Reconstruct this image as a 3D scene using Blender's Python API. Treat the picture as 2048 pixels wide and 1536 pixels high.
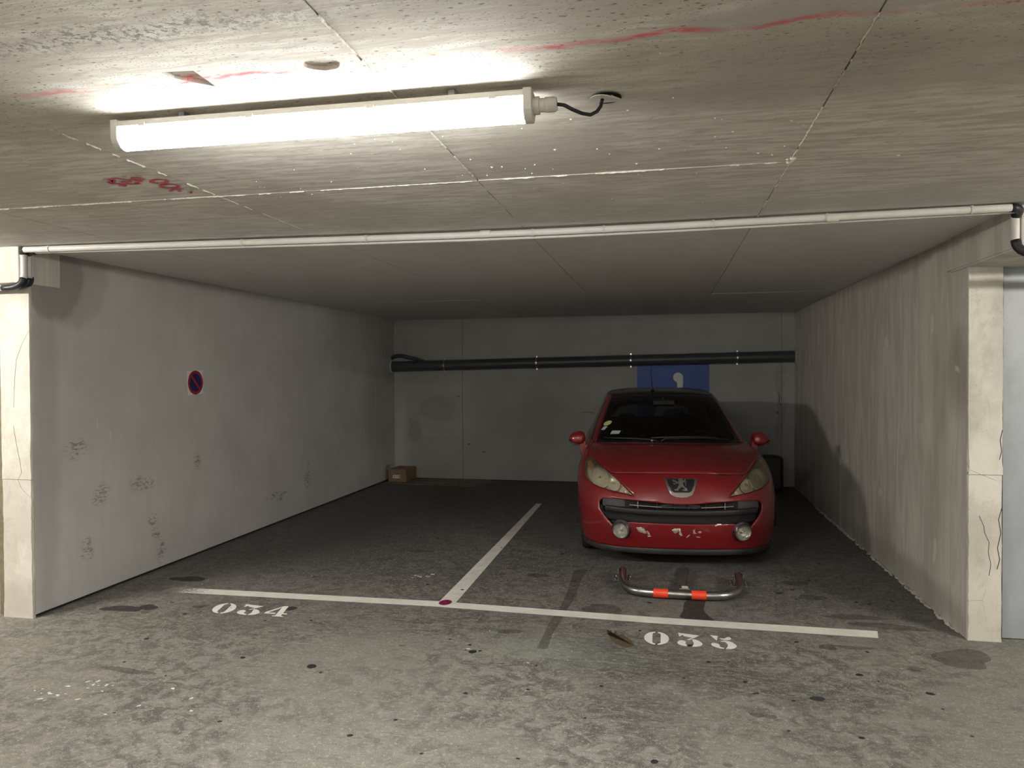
import bpy, math, random
import numpy as np
from mathutils import Vector, Matrix
from mathutils.geometry import delaunay_2d_cdt

random.seed(7)
R = random.Random(11)
for _o in list(bpy.data.objects):
    bpy.data.objects.remove(_o)
SC = bpy.context.scene
COL = SC.collection
PI = math.pi

# ------------------------------------------------------------------ camera
CAM_H = 1.63
YAW, PITCH, ROLL = 0.204513, -0.013893, -0.004766
cam_d = bpy.data.cameras.new('camera')
cam_d.sensor_fit = 'HORIZONTAL'
cam_d.sensor_width = 36.0
cam_d.lens = 36.0 * 1461.43 / 2048.0
cam_d.clip_start = 0.02
cam = bpy.data.objects.new('camera', cam_d)
COL.objects.link(cam)
_f = Vector((-math.sin(YAW) * math.cos(PITCH), math.cos(YAW) * math.cos(PITCH), math.sin(PITCH)))
_r = Vector((math.cos(YAW), math.sin(YAW), 0))
_u = _r.cross(_f)
_rr = _r * math.cos(ROLL) + _u * math.sin(ROLL)
_uu = -_r * math.sin(ROLL) + _u * math.cos(ROLL)
cam.matrix_world = Matrix(((_rr.x, _uu.x, -_f.x, 0), (_rr.y, _uu.y, -_f.y, 0), (_rr.z, _uu.z, -_f.z, CAM_H), (0, 0, 0, 1)))
SC.camera = cam

# ------------------------------------------------------------------ world, exposure (an underground car park: no daylight)
w = bpy.data.worlds.new('world')
SC.world = w
w.use_nodes = True
w.node_tree.nodes['Background'].inputs[0].default_value = (0.9, 0.92, 1.0, 1)
w.node_tree.nodes['Background'].inputs[1].default_value = 0.0
SC.view_settings.view_transform = 'Standard'
SC.view_settings.look = 'None'
SC.view_settings.gamma = 1.0
SC.view_settings.use_curve_mapping = False
SC.view_settings.exposure = 0.0
SC.cycles.adaptive_threshold = 0.08
SC.cycles.max_bounces = 6
SC.cycles.diffuse_bounces = 4
SC.cycles.glossy_bounces = 3
SC.cycles.transmission_bounces = 3
SC.cycles.transparent_max_bounces = 8
SC.cycles.caustics_reflective = False
SC.cycles.caustics_refractive = False
LAMP = 390.0           # radiance of the tube diffusers
LAMP_COL = (1.0, 0.985, 0.955)        # the tube in view
LAMP_WARM = (1.0, 0.955, 0.87)        # its warmer neighbours along the aisle

# ------------------------------------------------------------------ main dimensions (metres)
H = 2.48               # ceiling
XL, XR, YB = -4.15, 1.804, 10.89
YFL, YFR = 4.13, 4.88  # front faces of the left and the right pier

# ------------------------------------------------------------------ object helpers
def tag(o, label=None, cat=None, group=None, kind=None):
    if label: o['label'] = label
    if cat: o['category'] = cat
    if group: o['group'] = group
    if kind: o['kind'] = kind
    return o

def empty(name, loc=(0, 0, 0), rz=0.0, parent=None):
    o = bpy.data.objects.new(name, None)
    o.empty_display_size = 0.05
    COL.objects.link(o)
    o.location = loc
    o.rotation_euler = (0, 0, rz)
    if parent: o.parent = parent
    return o

class G:
    """collects geometry; build() links it as one mesh object"""
    def __init__(s): s.v = []; s.f = []
    def add(s, vs, fs):
        b = len(s.v); s.v += [tuple(map(float, v)) for v in vs]; s.f += [tuple(b + i for i in f) for f in fs]; return s
    def box(s, x0, x1, y0, y1, z0, z1):
        return s.add([(x0,y0,z0),(x1,y0,z0),(x1,y1,z0),(x0,y1,z0),(x0,y0,z1),(x1,y0,z1),(x1,y1,z1),(x0,y1,z1)],
                     [(0,3,2,1),(4,5,6,7),(0,1,5,4),(1,2,6,5),(2,3,7,6),(3,0,4,7)])
    def tube(s, pts, r, seg=12, caps=True, closed=False):
        P = [Vector(p) for p in pts]; n = len(P); rs = r if isinstance(r, (list, tuple)) else [r] * n
        T = []
        for i in range(n):
            if closed: t = P[(i+1) % n] - P[i-1]
            else: t = P[min(i+1, n-1)] - P[max(i-1, 0)]
            T.append(t.normalized())
        a = Vector((0, 0, 1)) if abs(T[0].z) < 0.9 else Vector((1, 0, 0))
        N = (a - T[0] * a.dot(T[0])).normalized(); vs = []
        for i in range(n):
            N = (N - T[i] * N.dot(T[i])).normalized(); Bn = T[i].cross(N)
            for k in range(seg):
                c = 2 * PI * k / seg
                vs.append(P[i] + (N * math.cos(c) + Bn * math.sin(c)) * rs[i])
        fs = []
        for i in range(n if closed else n - 1):
            j = (i + 1) % n
            for k in range(seg):
                l = (k + 1) % seg
                fs.append((i*seg+k, i*seg+l, j*seg+l, j*seg+k))
        if caps and not closed:
            fs.append(tuple(reversed(range(seg)))); fs.append(tuple((n-1)*seg+k for k in range(seg)))
        return s.add(vs, fs)
    def prism(s, poly, fn, d):
        """poly 2-D points; fn(a, b, h) -> 3-D; from h=0 to h=d"""
        n = len(poly)
        vs = [fn(a, b, 0) for a, b in poly] + [fn(a, b, d) for a, b in poly]
        fs = [tuple(reversed(range(n))), tuple(range(n, 2*n))] + [(i, (i+1) % n, n+(i+1) % n, n+i) for i in range(n)]
        return s.add(vs, fs)
    def lathe(s, prof, fn, seg=32):
        """prof [(r, h)]; fn(a, b, h) -> 3-D"""
        n = len(prof); vs = []; fs = []
        for k in range(seg):
            c = 2*PI*k/seg
            for r, hh in prof: vs.append(fn(r*math.cos(c), r*math.sin(c), hh))
        for k in range(seg):
            l = (k+1) % seg
            for i in range(n-1): fs.append((k*n+i, l*n+i, l*n+i+1, k*n+i+1))
        return s.add(vs, fs)
    def mesh(s, name):
        m = bpy.data.meshes.new(name); m.from_pydata(s.v, [], s.f); m.validate(); m.update(); return m
    def build(s, name, mat, parent=None, smooth=False, bevel=0.0, loc=None, fixn=True):
        m = s.mesh(name)
        if fixn:
            import bmesh
            bm = bmesh.new(); bm.from_mesh(m); bmesh.ops.recalc_face_normals(bm, faces=bm.faces); bm.to_mesh(m); bm.free()
        return link(name, m, mat, parent, smooth, bevel, loc)

def link(name, m, mat, parent=None, smooth=False, bevel=0.0, loc=None):
    o = bpy.data.objects.new(name, m); COL.objects.link(o)
    if mat is not None and not m.materials: m.materials.append(mat)
    if parent: o.parent = parent
    if loc: o.location = loc
    if smooth:
        for p in m.polygons: p.use_smooth = True
        if smooth == 'auto':
            m.set_sharp_from_angle(angle=math.radians(35))
    if bevel:
        b = o.modifiers.new('bevel', 'BEVEL'); b.width = bevel; b.segments = 3; b.limit_method = 'ANGLE'
    return o

def BOX(name, mat, x0, x1, y0, y1, z0, z1, parent=None, bevel=0.0):
    return G().box(x0, x1, y0, y1, z0, z1).build(name, mat, parent, bevel=bevel)

def copy_tree(o, parent=None):
    c = o.copy(); COL.objects.link(c); c.parent = parent
    for ch in list(o.children): copy_tree(ch, c)
    return c

# ------------------------------------------------------------------ material helpers
class MB:
    def __init__(s, name):
        s.m = bpy.data.materials.new(name); s.m.use_nodes = True; s.t = s.m.node_tree
        s.p = s.t.nodes['Principled BSDF']; s.out = s.t.nodes['Material Output']
        s._pos = None
    def n(s, ty, **kw):
        nd = s.t.nodes.new(ty)
        for k, v in kw.items(): setattr(nd, k, v)
        return nd
    def put(s, sock, v):
        if isinstance(v, bpy.types.NodeSocket): s.t.links.new(v, sock)
        elif isinstance(v, (tuple, list)):
            sock.default_value = (*v, 1.0) if (len(v) == 3 and len(sock.default_value) == 4) else v
        else: sock.default_value = v
    def pos(s):
        if s._pos is None: s._pos = s.n('ShaderNodeNewGeometry').outputs['Position']
        return s._pos
    def obj(s): return s.n('ShaderNodeTexCoord').outputs['Object']
    def scale(s, vec, sc, loc=(0, 0, 0)):
        nd = s.n('ShaderNodeMapping'); s.put(nd.inputs[0], vec); nd.inputs['Scale'].default_value = sc; nd.inputs['Location'].default_value = loc
        return nd.outputs[0]
    def noise(s, sc=5.0, det=4.0, rough=0.55, vec=None, dist=0.0, col=False):
        nd = s.n('ShaderNodeTexNoise'); s.put(nd.inputs['Vector'], vec if vec is not None else s.pos())
        nd.inputs['Scale'].default_value = sc; nd.inputs['Detail'].default_value = det; nd.inputs['Roughness'].default_value = rough; nd.inputs['Distortion'].default_value = dist
        return nd.outputs['Color' if col else 'Fac']
    def vor(s, sc=5.0, vec=None, feature='F1', out='Distance', rnd=1.0):
        nd = s.n('ShaderNodeTexVoronoi', feature=feature); s.put(nd.inputs['Vector'], vec if vec is not None else s.pos())
        nd.inputs['Scale'].default_value = sc; nd.inputs['Randomness'].default_value = rnd
        return nd.outputs[out]
    def math(s, op, a, b=0.0, clamp=False):
        nd = s.n('ShaderNodeMath', operation=op, use_clamp=clamp); s.put(nd.inputs[0], a); s.put(nd.inputs[1], b); return nd.outputs[0]
    def mr(s, x, a, b, c=0.0, d=1.0, smooth=True):
        nd = s.n('ShaderNodeMapRange', interpolation_type='SMOOTHSTEP' if smooth else 'LINEAR'); nd.clamp = True
        for i, v in enumerate((x, a, b, c, d)): s.put(nd.inputs[i], v)
        return nd.outputs[0]
    def mix(s, fac, a, b, mode='MIX'):
        nd = s.n('ShaderNodeMix', data_type='RGBA', blend_type=mode); s.put(nd.inputs[0], fac); s.put(nd.inputs[6], a); s.put(nd.inputs[7], b); return nd.outputs[2]
    def sep(s, vec):
        nd = s.n('ShaderNodeSeparateXYZ'); s.put(nd.inputs[0], vec); return nd.outputs
    def warp(s, amt, sc=4.0, det=3.0):
        nz = s.noise(sc, det, col=True)
        a = s.n('ShaderNodeVectorMath', operation='SUBTRACT'); s.put(a.inputs[0], nz); a.inputs[1].default_value = (0.5, 0.5, 0.5)
        b = s.n('ShaderNodeVectorMath', operation='SCALE'); s.put(b.inputs[0], a.outputs[0]); b.inputs['Scale'].default_value = amt
        c = s.n('ShaderNodeVectorMath', operation='ADD'); s.put(c.inputs[0], b.outputs[0]); s.put(c.inputs[1], s.pos())
        return s.sep(c.outputs[0])
    def blob(s, A, B, ca, cb, ra, rb, soft=0.25):
        """1 inside the ellipse round (ca, cb), 0 outside; A, B are (warped) coordinate sockets"""
        a = s.math('DIVIDE', s.math('SUBTRACT', A, ca), ra); b = s.math('DIVIDE', s.math('SUBTRACT', B, cb), rb)
        d = s.math('SQRT', s.math('ADD', s.math('MULTIPLY', a, a), s.math('MULTIPLY', b, b)))
        return s.mr(d, 1 + soft, 1 - soft)
    def band(s, A, c, half, soft):
        d = s.math('ABSOLUTE', s.math('SUBTRACT', A, c)); return s.mr(d, half + soft, max(half - soft, 0.0))
    def bump(s, h, strength=0.3, dist=0.01, prev=None):
        nd = s.n('ShaderNodeBump'); nd.inputs['Strength'].default_value = strength; nd.inputs['Distance'].default_value = dist
        s.put(nd.inputs['Height'], h)
        if prev is not None: s.put(nd.inputs['Normal'], prev)
        return nd.outputs[0]
    def set(s, **kw):
        names = dict(col='Base Color', rough='Roughness', metal='Metallic', spec='Specular IOR Level', coat='Coat Weight', coatr='Coat Roughness',
                     nor='Normal', emit='Emission Color', es='Emission Strength', alpha='Alpha', trans='Transmission Weight', ior='IOR', sheen='Sheen Weight')
        for k, v in kw.items(): s.put(s.p.inputs[names[k]], v)
        return s.m

def plain(name, col, rough=0.5, metal=0.0, spec=0.5, var=0.0, sc=20.0, coat=0.0, bump=0.0):
    b = MB(name)
    c = col
    if var:
        f = b.noise(sc, 5, 0.6, vec=b.obj())
        c = b.mix(b.mr(f, 0.3, 0.7), tuple(x * (1 - var) for x in col), tuple(min(1, x * (1 + var)) for x in col))
    b.set(col=c, rough=rough, metal=metal, spec=spec, coat=coat)
    if bump: b.set(nor=b.bump(b.noise(sc * 4, 4, vec=b.obj()), bump, 0.004))
    return b.m

# ------------------------------------------------------------------ materials of the setting
def mat_floor():
    b = MB('floor_concrete'); P = b.pos(); x, y, z = b.sep(P)
    wx, wy, wz = b.warp(0.6, 1.6, 3)
    big = b.noise(0.9, 4, 0.62); mid = b.noise(11.0, 5, 0.7, dist=0.8); fine = b.noise(45, 4, 0.7); grain = b.noise(260, 2, 0.7)
    aisle = b.mix(b.mr(mid, 0.38, 0.60), (0.092, 0.087, 0.077), (0.215, 0.203, 0.176))
    aisle = b.mix(b.mr(big, 0.46, 0.60, 0, 0.7), aisle, (0.215, 0.203, 0.174))
    bay = b.mix(b.mr(mid, 0.38, 0.62), (0.050, 0.049, 0.047), (0.128, 0.124, 0.117))
    # the bays are sooty; the dirt begins around the painted line
    inbay = b.mr(wy, 4.35, 6.0)
    col = b.mix(inbay, aisle, bay)
    scr = b.noise(9, 4, 0.75, vec=b.scale(P, (1.0, 4.0, 1.0), (3, 1, 0)), dist=1.2)
    # dark soot where cars stand and turn
    for (cx, cy, rx, ry, k) in ((-2.9, 7.6, 0.75, 2.2, 0.45), (-0.4, 8.4, 0.7, 2.2, 0.35), (-0.25, 4.2, 0.30, 0.36, 0.75), (-0.2, 3.55, 0.22, 0.25, 0.65),
                                (0.1, 4.15, 0.40, 0.22, 0.7), (0.5, 3.9, 0.45, 0.18, 0.6), (-1.8, 4.55, 1.6, 0.35, 0.30), (1.0, 5.45, 0.7, 0.30, 0.30), (-3.2, 4.35, 0.6, 0.3, 0.25)):
        m = b.math('MULTIPLY', b.blob(wx, wy, cx, cy, rx, ry, 0.6), b.mr(scr, 0.42, 0.56, 0.25 * k, 1.3 * k), True)
        col = b.mix(m, col, (0.055, 0.055, 0.052))
    # greenish coolant stain, pale worn patches
    m = b.math('MULTIPLY', b.blob(wx, wy, -0.62, 4.2, 0.5, 0.17, 0.6), 0.30); col = b.mix(m, col, (0.22, 0.27, 0.22))
    # fine scratched grain
    col = b.mix(b.mr(grain, 0.53, 0.66, 0, 0.5), col, (0.55, 0.525, 0.46))
    col = b.mix(b.mr(grain, 0.45, 0.32, 0, 0.5), col, (0.07, 0.067, 0.06))
    col = b.mix(b.mr(scr, 0.54, 0.62, 0, 0.40), col, (0.08, 0.076, 0.07))
    col = b.mix(b.mr(fine, 0.53, 0.66, 0, 0.35), col, (0.50, 0.47, 0.40))
    # drips: small dark round spots
    v = b.vor(3.3, vec=b.scale(P, (1, 1.5, 1)), out='Distance'); sp = b.mr(v, 0.085, 0.06)
    pick = b.mr(b.vor(3.3, vec=b.scale(P, (1, 1.5, 1)), out='Color'), 0.55, 0.56)
    col = b.mix(b.math('MULTIPLY', b.math('MULTIPLY', sp, pick), 0.6), col, (0.06, 0.058, 0.055))
    v2 = b.vor(9.0, vec=b.scale(P, (1, 1.4, 1)), out='Distance'); col = b.mix(b.mr(v2, 0.10, 0.06, 0, 0.30), col, (0.075, 0.07, 0.065))
    h = b.math('ADD', b.math('MULTIPLY', grain, 0.4), b.math('MULTIPLY', fine, 0.8))
    return b.set(col=col, rough=b.mr(mid, 0.3, 0.7, 0.62, 0.85), spec=0.3, nor=b.bump(h, 0.35, 0.006))

def mat_ceiling():
    b = MB('ceiling_concrete'); P = b.pos(); x, y, z = b.sep(P); wx, wy, wz = b.warp(0.12, 5, 2)
    big = b.noise(1.1, 4, 0.6); grainx = b.noise(3.0, 4, 0.65, vec=b.scale(P, (1.3, 9, 9)), dist=0.5); fine = b.noise(40, 3, 0.65, vec=b.scale(P, (0.45, 1.2, 1)))
    col = b.mix(b.mr(grainx, 0.36, 0.64), (0.56, 0.527, 0.465), (0.78, 0.75, 0.685))
    col = b.mix(b.mr(big, 0.46, 0.62, 0, 0.7), col, (0.52, 0.485, 0.42))
    col = b.mix(b.mr(fine, 0.56, 0.68, 0, 0.40), col, (0.36, 0.325, 0.275))
    # bluish grey deeper into the bay, painted paler to brighten the ceiling there
    deep = b.mr(wy, 3.0, 5.2); col = b.mix(b.math('MULTIPLY', deep, 0.75), col, (0.71, 0.715, 0.72))
    # blow-holes, denser near the camera
    near = b.mr(wy, 2.5, 1.9, 0.12, 1.0)
    v = b.vor(42, vec=b.scale(P, (0.6, 1.3, 1))); pit = b.mr(v, 0.21, 0.10); pk = b.mr(big, 0.46, 0.54)
    pit = b.math('MULTIPLY', b.math('MULTIPLY', pit, pk), near)
    v3 = b.vor(110, vec=b.scale(P, (0.7, 1.2, 1))); pit3 = b.math('MULTIPLY', b.math('MULTIPLY', b.mr(v3, 0.26, 0.12), b.mr(grainx, 0.44, 0.54)), near)
    pits = b.math('MAXIMUM', pit, pit3); col = b.mix(b.math('MULTIPLY', pits, 0.85), col, (0.16, 0.14, 0.115))
    # rough honeycomb streak by the near construction joint
    hc = b.math('MULTIPLY', b.blob(wx, wy, -1.35, 1.60, 0.5, 0.045, 0.8), b.mr(b.noise(45, 3, 0.8), 0.48, 0.6)); col = b.mix(b.math('MULTIPLY', hc, 0.85), col, (0.20, 0.185, 0.165))
    m = b.math('MULTIPLY', b.blob(wx, wy, 0.35, 1.83, 0.30, 0.06, 0.3), 0.75); col = b.mix(m, col, (0.50, 0.48, 0.44))
    m = b.blob(wx, wy, 0.105, 1.885, 0.035, 0.028, 0.3); col = b.mix(m, col, (0.52, 0.50, 0.46))
    m = b.blob(wx, wy, 0.66, 1.88, 0.035, 0.022, 0.3); col = b.mix(m, col, (0.58, 0.55, 0.5))
    for (cx, cy, rx, ry, k) in ((0.25, 2.35, 0.35, 0.12, 0.45), (0.35, 2.05, 0.35, 0.16, 0.40), (-0.3, 1.65, 0.4, 0.12, 0.3), (0.7, 2.2, 0.5, 0.18, 0.3)):
        mm = b.math('MULTIPLY', b.blob(wx, wy, cx, cy, rx, ry, 0.7), b.mr(grainx, 0.35, 0.6, 0.2 * k, k)); col = b.mix(mm, col, (0.20, 0.17, 0.135))
    # rubbed red chalk line along the joint
    ln = b.band(wy, 1.887, 0.013, 0.012); br = b.mr(b.noise(2.6, 2, 0.5, vec=b.scale(P, (1, 0.1, 1), (4.7, 0, 0))), 0.38, 0.56, 0.14, 1.0); gr = b.mr(fine, 0.36, 0.58, 0.25, 1)
    red = b.math('MULTIPLY', b.math('MULTIPLY', ln, br), b.math('MULTIPLY', gr, b.mr(x, 0.30, 0.50, 1, 0.3))); col = b.mix(b.math('MULTIPLY', red, 0.95), col, (0.72, 0.13, 0.16))
    h = b.math('ADD', b.math('MULTIPLY', grainx, 0.7), b.math('MULTIPLY', fine, 0.5))
    return b.set(col=col, rough=0.85, spec=0.25, nor=b.bump(h, 0.30, 0.005))

def mat_wall_left():
    b = MB('painted_plaster_grey'); P = b.pos(); wx, wy, wz = b.warp(0.16, 5, 3)
    big = b.noise(1.4, 4, 0.6); fine = b.noise(60, 3, 0.6); vert = b.noise(5, 3, 0.6, vec=b.scale(P, (1, 3, 0.5)))
    col = b.mix(b.mr(big, 0.3, 0.7), (0.51, 0.50, 0.475), (0.59, 0.58, 0.555)); col = b.mix(b.mr(vert, 0.35, 0.7, 0, 0.25), col, (0.47, 0.455, 0.43))
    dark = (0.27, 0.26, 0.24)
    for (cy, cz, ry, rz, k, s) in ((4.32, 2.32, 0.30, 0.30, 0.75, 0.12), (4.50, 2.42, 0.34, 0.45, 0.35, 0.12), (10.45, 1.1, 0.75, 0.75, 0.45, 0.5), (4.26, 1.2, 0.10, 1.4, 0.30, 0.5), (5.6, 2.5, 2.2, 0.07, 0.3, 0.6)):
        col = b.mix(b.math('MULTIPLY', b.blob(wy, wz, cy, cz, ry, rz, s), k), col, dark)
    # tyre scuffs
    sc = b.mr(b.noise(24, 5, 0.7, vec=b.scale(P, (1, 1, 3.0))), 0.47, 0.6)
    for (cy, cz, ry, rz) in ((5.32, 0.42, 0.06, 0.07), (5.42, 0.16, 0.05, 0.08), (5.36, 0.30, 0.05, 0.05), (4.75, 0.75, 0.08, 0.08), (4.62, 0.35, 0.05, 0.07), (4.5, 1.1, 0.09, 0.07), (5.9, 0.85, 0.05, 0.08), (8.0, 0.42, 0.08, 0.13), (5.2, 0.75, 0.12, 0.06), (7.3, 0.3, 0.2, 0.05)):
        col = b.mix(b.math('MULTIPLY', b.math('MULTIPLY', b.blob(wy, wz, cy, cz, ry, rz, 0.5), sc), 0.8), col, (0.19, 0.18, 0.165))
    sx, sy, sz = b.sep(P)
    for (cy, cz, rz) in ((4.72, 1.27, 0.05), (4.85, 1.17, 0.04)):
        col = b.mix(b.math('MULTIPLY', b.blob(sy, sz, cy, cz, 0.006, rz, 0.4), 0.6), col, (0.7, 0.69, 0.65))
    return b.set(col=col, rough=0.8, spec=0.25, nor=b.bump(fine, 0.12, 0.004))

def mat_wall_right():
    b = MB('raw_concrete_streaked'); P = b.pos(); wx, wy, wz = b.warp(0.25, 3, 4)
    st = b.noise(4.0, 5, 0.65, vec=b.scale(P, (1, 1.5, 0.25)), dist=0.9); st2 = b.noise(9, 5, 0.7, vec=b.scale(P, (1, 2.5, 0.08)), dist=0.8); big = b.noise(1.3, 5, 0.6); fine = b.noise(70, 3, 0.65)
    col = b.mix(b.mr(st, 0.38, 0.64), (0.49, 0.47, 0.415), (0.62, 0.595, 0.535)); col = b.mix(b.mr(st2, 0.48, 0.66, 0, 0.18), col, (0.36, 0.337, 0.288)); col = b.mix(b.mr(big, 0.55, 0.7, 0, 0.4), col, (0.60, 0.575, 0.515))
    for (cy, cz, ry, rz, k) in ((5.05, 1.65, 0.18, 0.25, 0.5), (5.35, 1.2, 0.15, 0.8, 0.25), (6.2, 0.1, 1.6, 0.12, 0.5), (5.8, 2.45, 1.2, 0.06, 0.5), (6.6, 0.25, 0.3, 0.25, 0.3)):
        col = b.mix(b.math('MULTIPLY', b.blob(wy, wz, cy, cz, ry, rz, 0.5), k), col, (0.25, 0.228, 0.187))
    sx, sy, sz = b.sep(P)
    for (cy, cz, ry, rz) in ((6.55, 1.9, 0.035, 0.06), (5.5, 1.95, 0.03, 0.07), (6.75, 0.62, 0.03, 0.05), (5.42, 0.42, 0.025, 0.08), (8.0, 1.85, 0.04, 0.05), (8.2, 0.75, 0.05, 0.06), (5.06, 1.63, 0.02, 0.02), (7.9, 0.75, .03, .05)):
        col = b.mix(b.math('MULTIPLY', b.blob(wy, wz, cy, cz, ry, rz, 0.4), 0.6), col, (0.72, 0.69, 0.62))
    return b.set(col=col, rough=0.85, spec=0.2, nor=b.bump(fine, 0.22, 0.005))

def mat_wall_back():
    b = MB('cast_concrete_pale'); P = b.pos(); wx, wy, wz = b.warp(0.2, 4, 4)
    big = b.noise(1.2, 6, 0.6); hz = b.noise(4, 5, 0.6, vec=b.scale(P, (0.4, 1, 4))); fine = b.noise(55, 4, 0.6)
    col = b.mix(b.mr(big, 0.3, 0.7), (0.36, 0.36, 0.34), (0.43, 0.43, 0.405)); col = b.mix(b.mr(hz, 0.4, 0.7, 0, 0.3), col, (0.33, 0.325, 0.305))
    for (cx, cz, rx, rz, k) in ((-3.88, 0.78, 0.17, 0.2, 0.35), (-3.45, 1.1, 0.3, 0.2, 0.3), (-1.8, 0.9, 0.7, 0.3, 0.12), (1.62, 1.2, 0.06, 0.6, 0.3)):
        col = b.mix(b.math('MULTIPLY', b.blob(wx, wz, cx, cz, rx, rz, 0.3), k), col, (0.2, 0.195, 0.18))
    m = b.math('MULTIPLY', b.blob(wx, wz, -4.05, 0.6, 0.12, 0.6, 0.5), 0.4); col = b.mix(m, col, (0.6, 0.58, 0.53))
    sx, sy, sz = b.sep(P)
    for (cx, cz, rx, rz) in ((-3.1, 1.29, 0.02, 0.02), (-2.93, 0.56, 0.02, 0.018), (-2.7, 0.41, 0.03, 0.006), (-1.1, 1.05, 0.12, 0.006), (1.58, 1.06, 0.025, 0.02), (1.6, 1.25, 0.012, 0.09)):
        col = b.mix(b.math('MULTIPLY', b.blob(wx, wz, cx, cz, rx, rz, 0.4), 0.7), col, (0.09, 0.088, 0.08))
    return b.set(col=col, rough=0.85, spec=0.2, nor=b.bump(fine, 0.15, 0.004))

def mat_pier():
    b = MB('pier_concrete_chipped'); P = b.pos(); wx, wy, wz = b.warp(0.12, 6, 4)
    big = b.noise(2.2, 6, 0.6); fine = b.noise(60, 5, 0.7); sw = b.noise(9, 5, 0.6, vec=b.scale(P, (1, 1, 0.4)), dist=1.5)
    col = b.mix(b.mr(big, 0.4, 0.62), (0.47, 0.45, 0.395), (0.62, 0.595, 0.53)); col = b.mix(b.mr(sw, 0.5, 0.7, 0, 0.4), col, (0.36, 0.335, 0.285))
    pits = b.math('MULTIPLY', b.mr(b.vor(70), 0.2, 0.1), b.mr(b.noise(5, 4), 0.45, 0.62)); col = b.mix(b.math('MULTIPLY', pits, 0.7), col, (0.2, 0.18, 0.15))
    cr = b.vor(3.2, vec=b.scale(P, (1.6, 1, 0.8)), feature='DISTANCE_TO_EDGE'); ck = b.math('MULTIPLY', b.mr(cr, 0.006, 0.002), b.mr(b.noise(2.2, 2), 0.60, 0.66)); col = b.mix(b.math('MULTIPLY', ck, 0.7), col, (0.17, 0.155, 0.13))
    low = b.mr(wz, 0.7, 0.0, 0, 0.35); col = b.mix(low, col, (0.40, 0.37, 0.315))
    h = b.math('SUBTRACT', fine, pits)
    return b.set(col=col, rough=0.85, spec=0.2, nor=b.bump(h, 0.35, 0.006))

def mat_paint(name, c, wear=0.5, fade=None):
    b = MB(name); fine = b.noise(40, 6, 0.75); big = b.noise(6, 5, 0.6)
    col = b.mix(b.mr(big, 0.3, 0.7), tuple(k * 0.86 for k in c), c); col = b.mix(b.mr(fine, 0.5, 0.75, 0, 0.4), col, tuple(k * 0.6 for k in c))
    a = b.mr(b.math('ADD', b.math('MULTIPLY', fine, 0.6), b.math('MULTIPLY', big, 0.4)), 0.50 + 0.2 * (1 - wear), 0.56 + 0.2 * (1 - wear), 1, 0.12)
    if fade:
        x, y, z = b.sep(b.pos()); a = b.math('MULTIPLY', a, b.mr(b.math('ADD', x, b.math('MULTIPLY', b.math('SUBTRACT', fine, 0.5), 0.9)), fade[0], fade[1]))
    b.set(col=col, rough=0.7, spec=0.3, alpha=a); return b.m

def mat_stain(name, c, amt, rough=0.6, spec=0.4):
    b = MB(name); f = b.noise(14, 5, 0.7); b.set(col=c, rough=rough, spec=spec, alpha=b.mr(f, 0.25, 0.65, amt * 0.6, amt)); return b.m

M = {}
M['floor'] = mat_floor(); M['ceil'] = mat_ceiling(); M['wl'] = mat_wall_left(); M['wr'] = mat_wall_right(); M['wb'] = mat_wall_back(); M['pier'] = mat_pier()
M['line'] = mat_paint('road_paint_white', (0.78, 0.755, 0.69), 0.40, fade=(-3.75, -3.3)); M['num'] = mat_paint('stencil_paint_white', (0.85, 0.83, 0.78), 0.45)
M['oil'] = mat_stain('oil_stain_dark', (0.045, 0.043, 0.042), 0.80); M['damp'] = mat_stain('damp_patch', (0.09, 0.082, 0.07), 0.38, 0.75); M['rust'] = mat_stain('brown_rust_stain', (0.13, 0.095, 0.05), 0.80)
M['gum'] = plain('trodden_black_gum', (0.02, 0.02, 0.02), 0.6); M['fleck'] = plain('white_paint_fleck', (0.62, 0.6, 0.55), 0.8)
M['red_spray'] = mat_paint('red_marker_paint', (0.74, 0.11, 0.18), 0.45)
M['lime'] = plain('pale_cement_fin', (0.66, 0.63, 0.56), 0.85, var=0.2, sc=60)
M['gap'] = plain('dark_joint', (0.02, 0.019, 0.018), 0.9)
M['pvc'] = plain('white_grey_plastic', (0.62, 0.60, 0.56), 0.42, var=0.05, sc=8); M['pvc2'] = plain('ivory_plastic', (0.56, 0.54, 0.50), 0.45, var=0.05)
M['rub'] = plain('black_flexible_plastic', (0.014, 0.014, 0.017), 0.45); M['drain'] = plain('dark_grey_pvc_drain', (0.055, 0.058, 0.068), 0.38, var=0.12, sc=6)
M['zinc'] = plain('zinc_plated_steel', (0.55, 0.55, 0.55), 0.28, 1.0); M['steel'] = plain('galvanised_tube', (0.42, 0.42, 0.40), 0.30, 1.0, var=0.15, sc=25)
M['band'] = plain('fluorescent_red_tape', (0.85, 0.06, 0.02), 0.4); M['plate'] = plain('dull_steel_plate', (0.22, 0.22, 0.21), 0.5, 0.8, var=0.3, sc=30)
M['housing'] = plain('lamp_housing_grey_white', (0.60, 0.58, 0.53), 0.45); M['card'] = plain('brown_cardboard', (0.27, 0.185, 0.105), 0.85, var=0.12, sc=12); M['card2'] = plain('worn_cardboard', (0.22, 0.18, 0.135), 0.9, var=0.25, sc=6)
M['paper'] = plain('white_paper_label', (0.75, 0.74, 0.70), 0.7); M['ink'] = plain('grey_print', (0.25, 0.25, 0.25), 0.7)
M['blue'] = plain('sign_blue', (0.012, 0.075, 0.36), 0.45, var=0.08, sc=5); M['white'] = plain('sign_white', (0.72, 0.72, 0.70), 0.5); M['sred'] = plain('sign_red', (0.36, 0.02, 0.045), 0.5, var=0.15, sc=12); M['snavy'] = plain('sign_navy', (0.02, 0.025, 0.10), 0.5)
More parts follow.
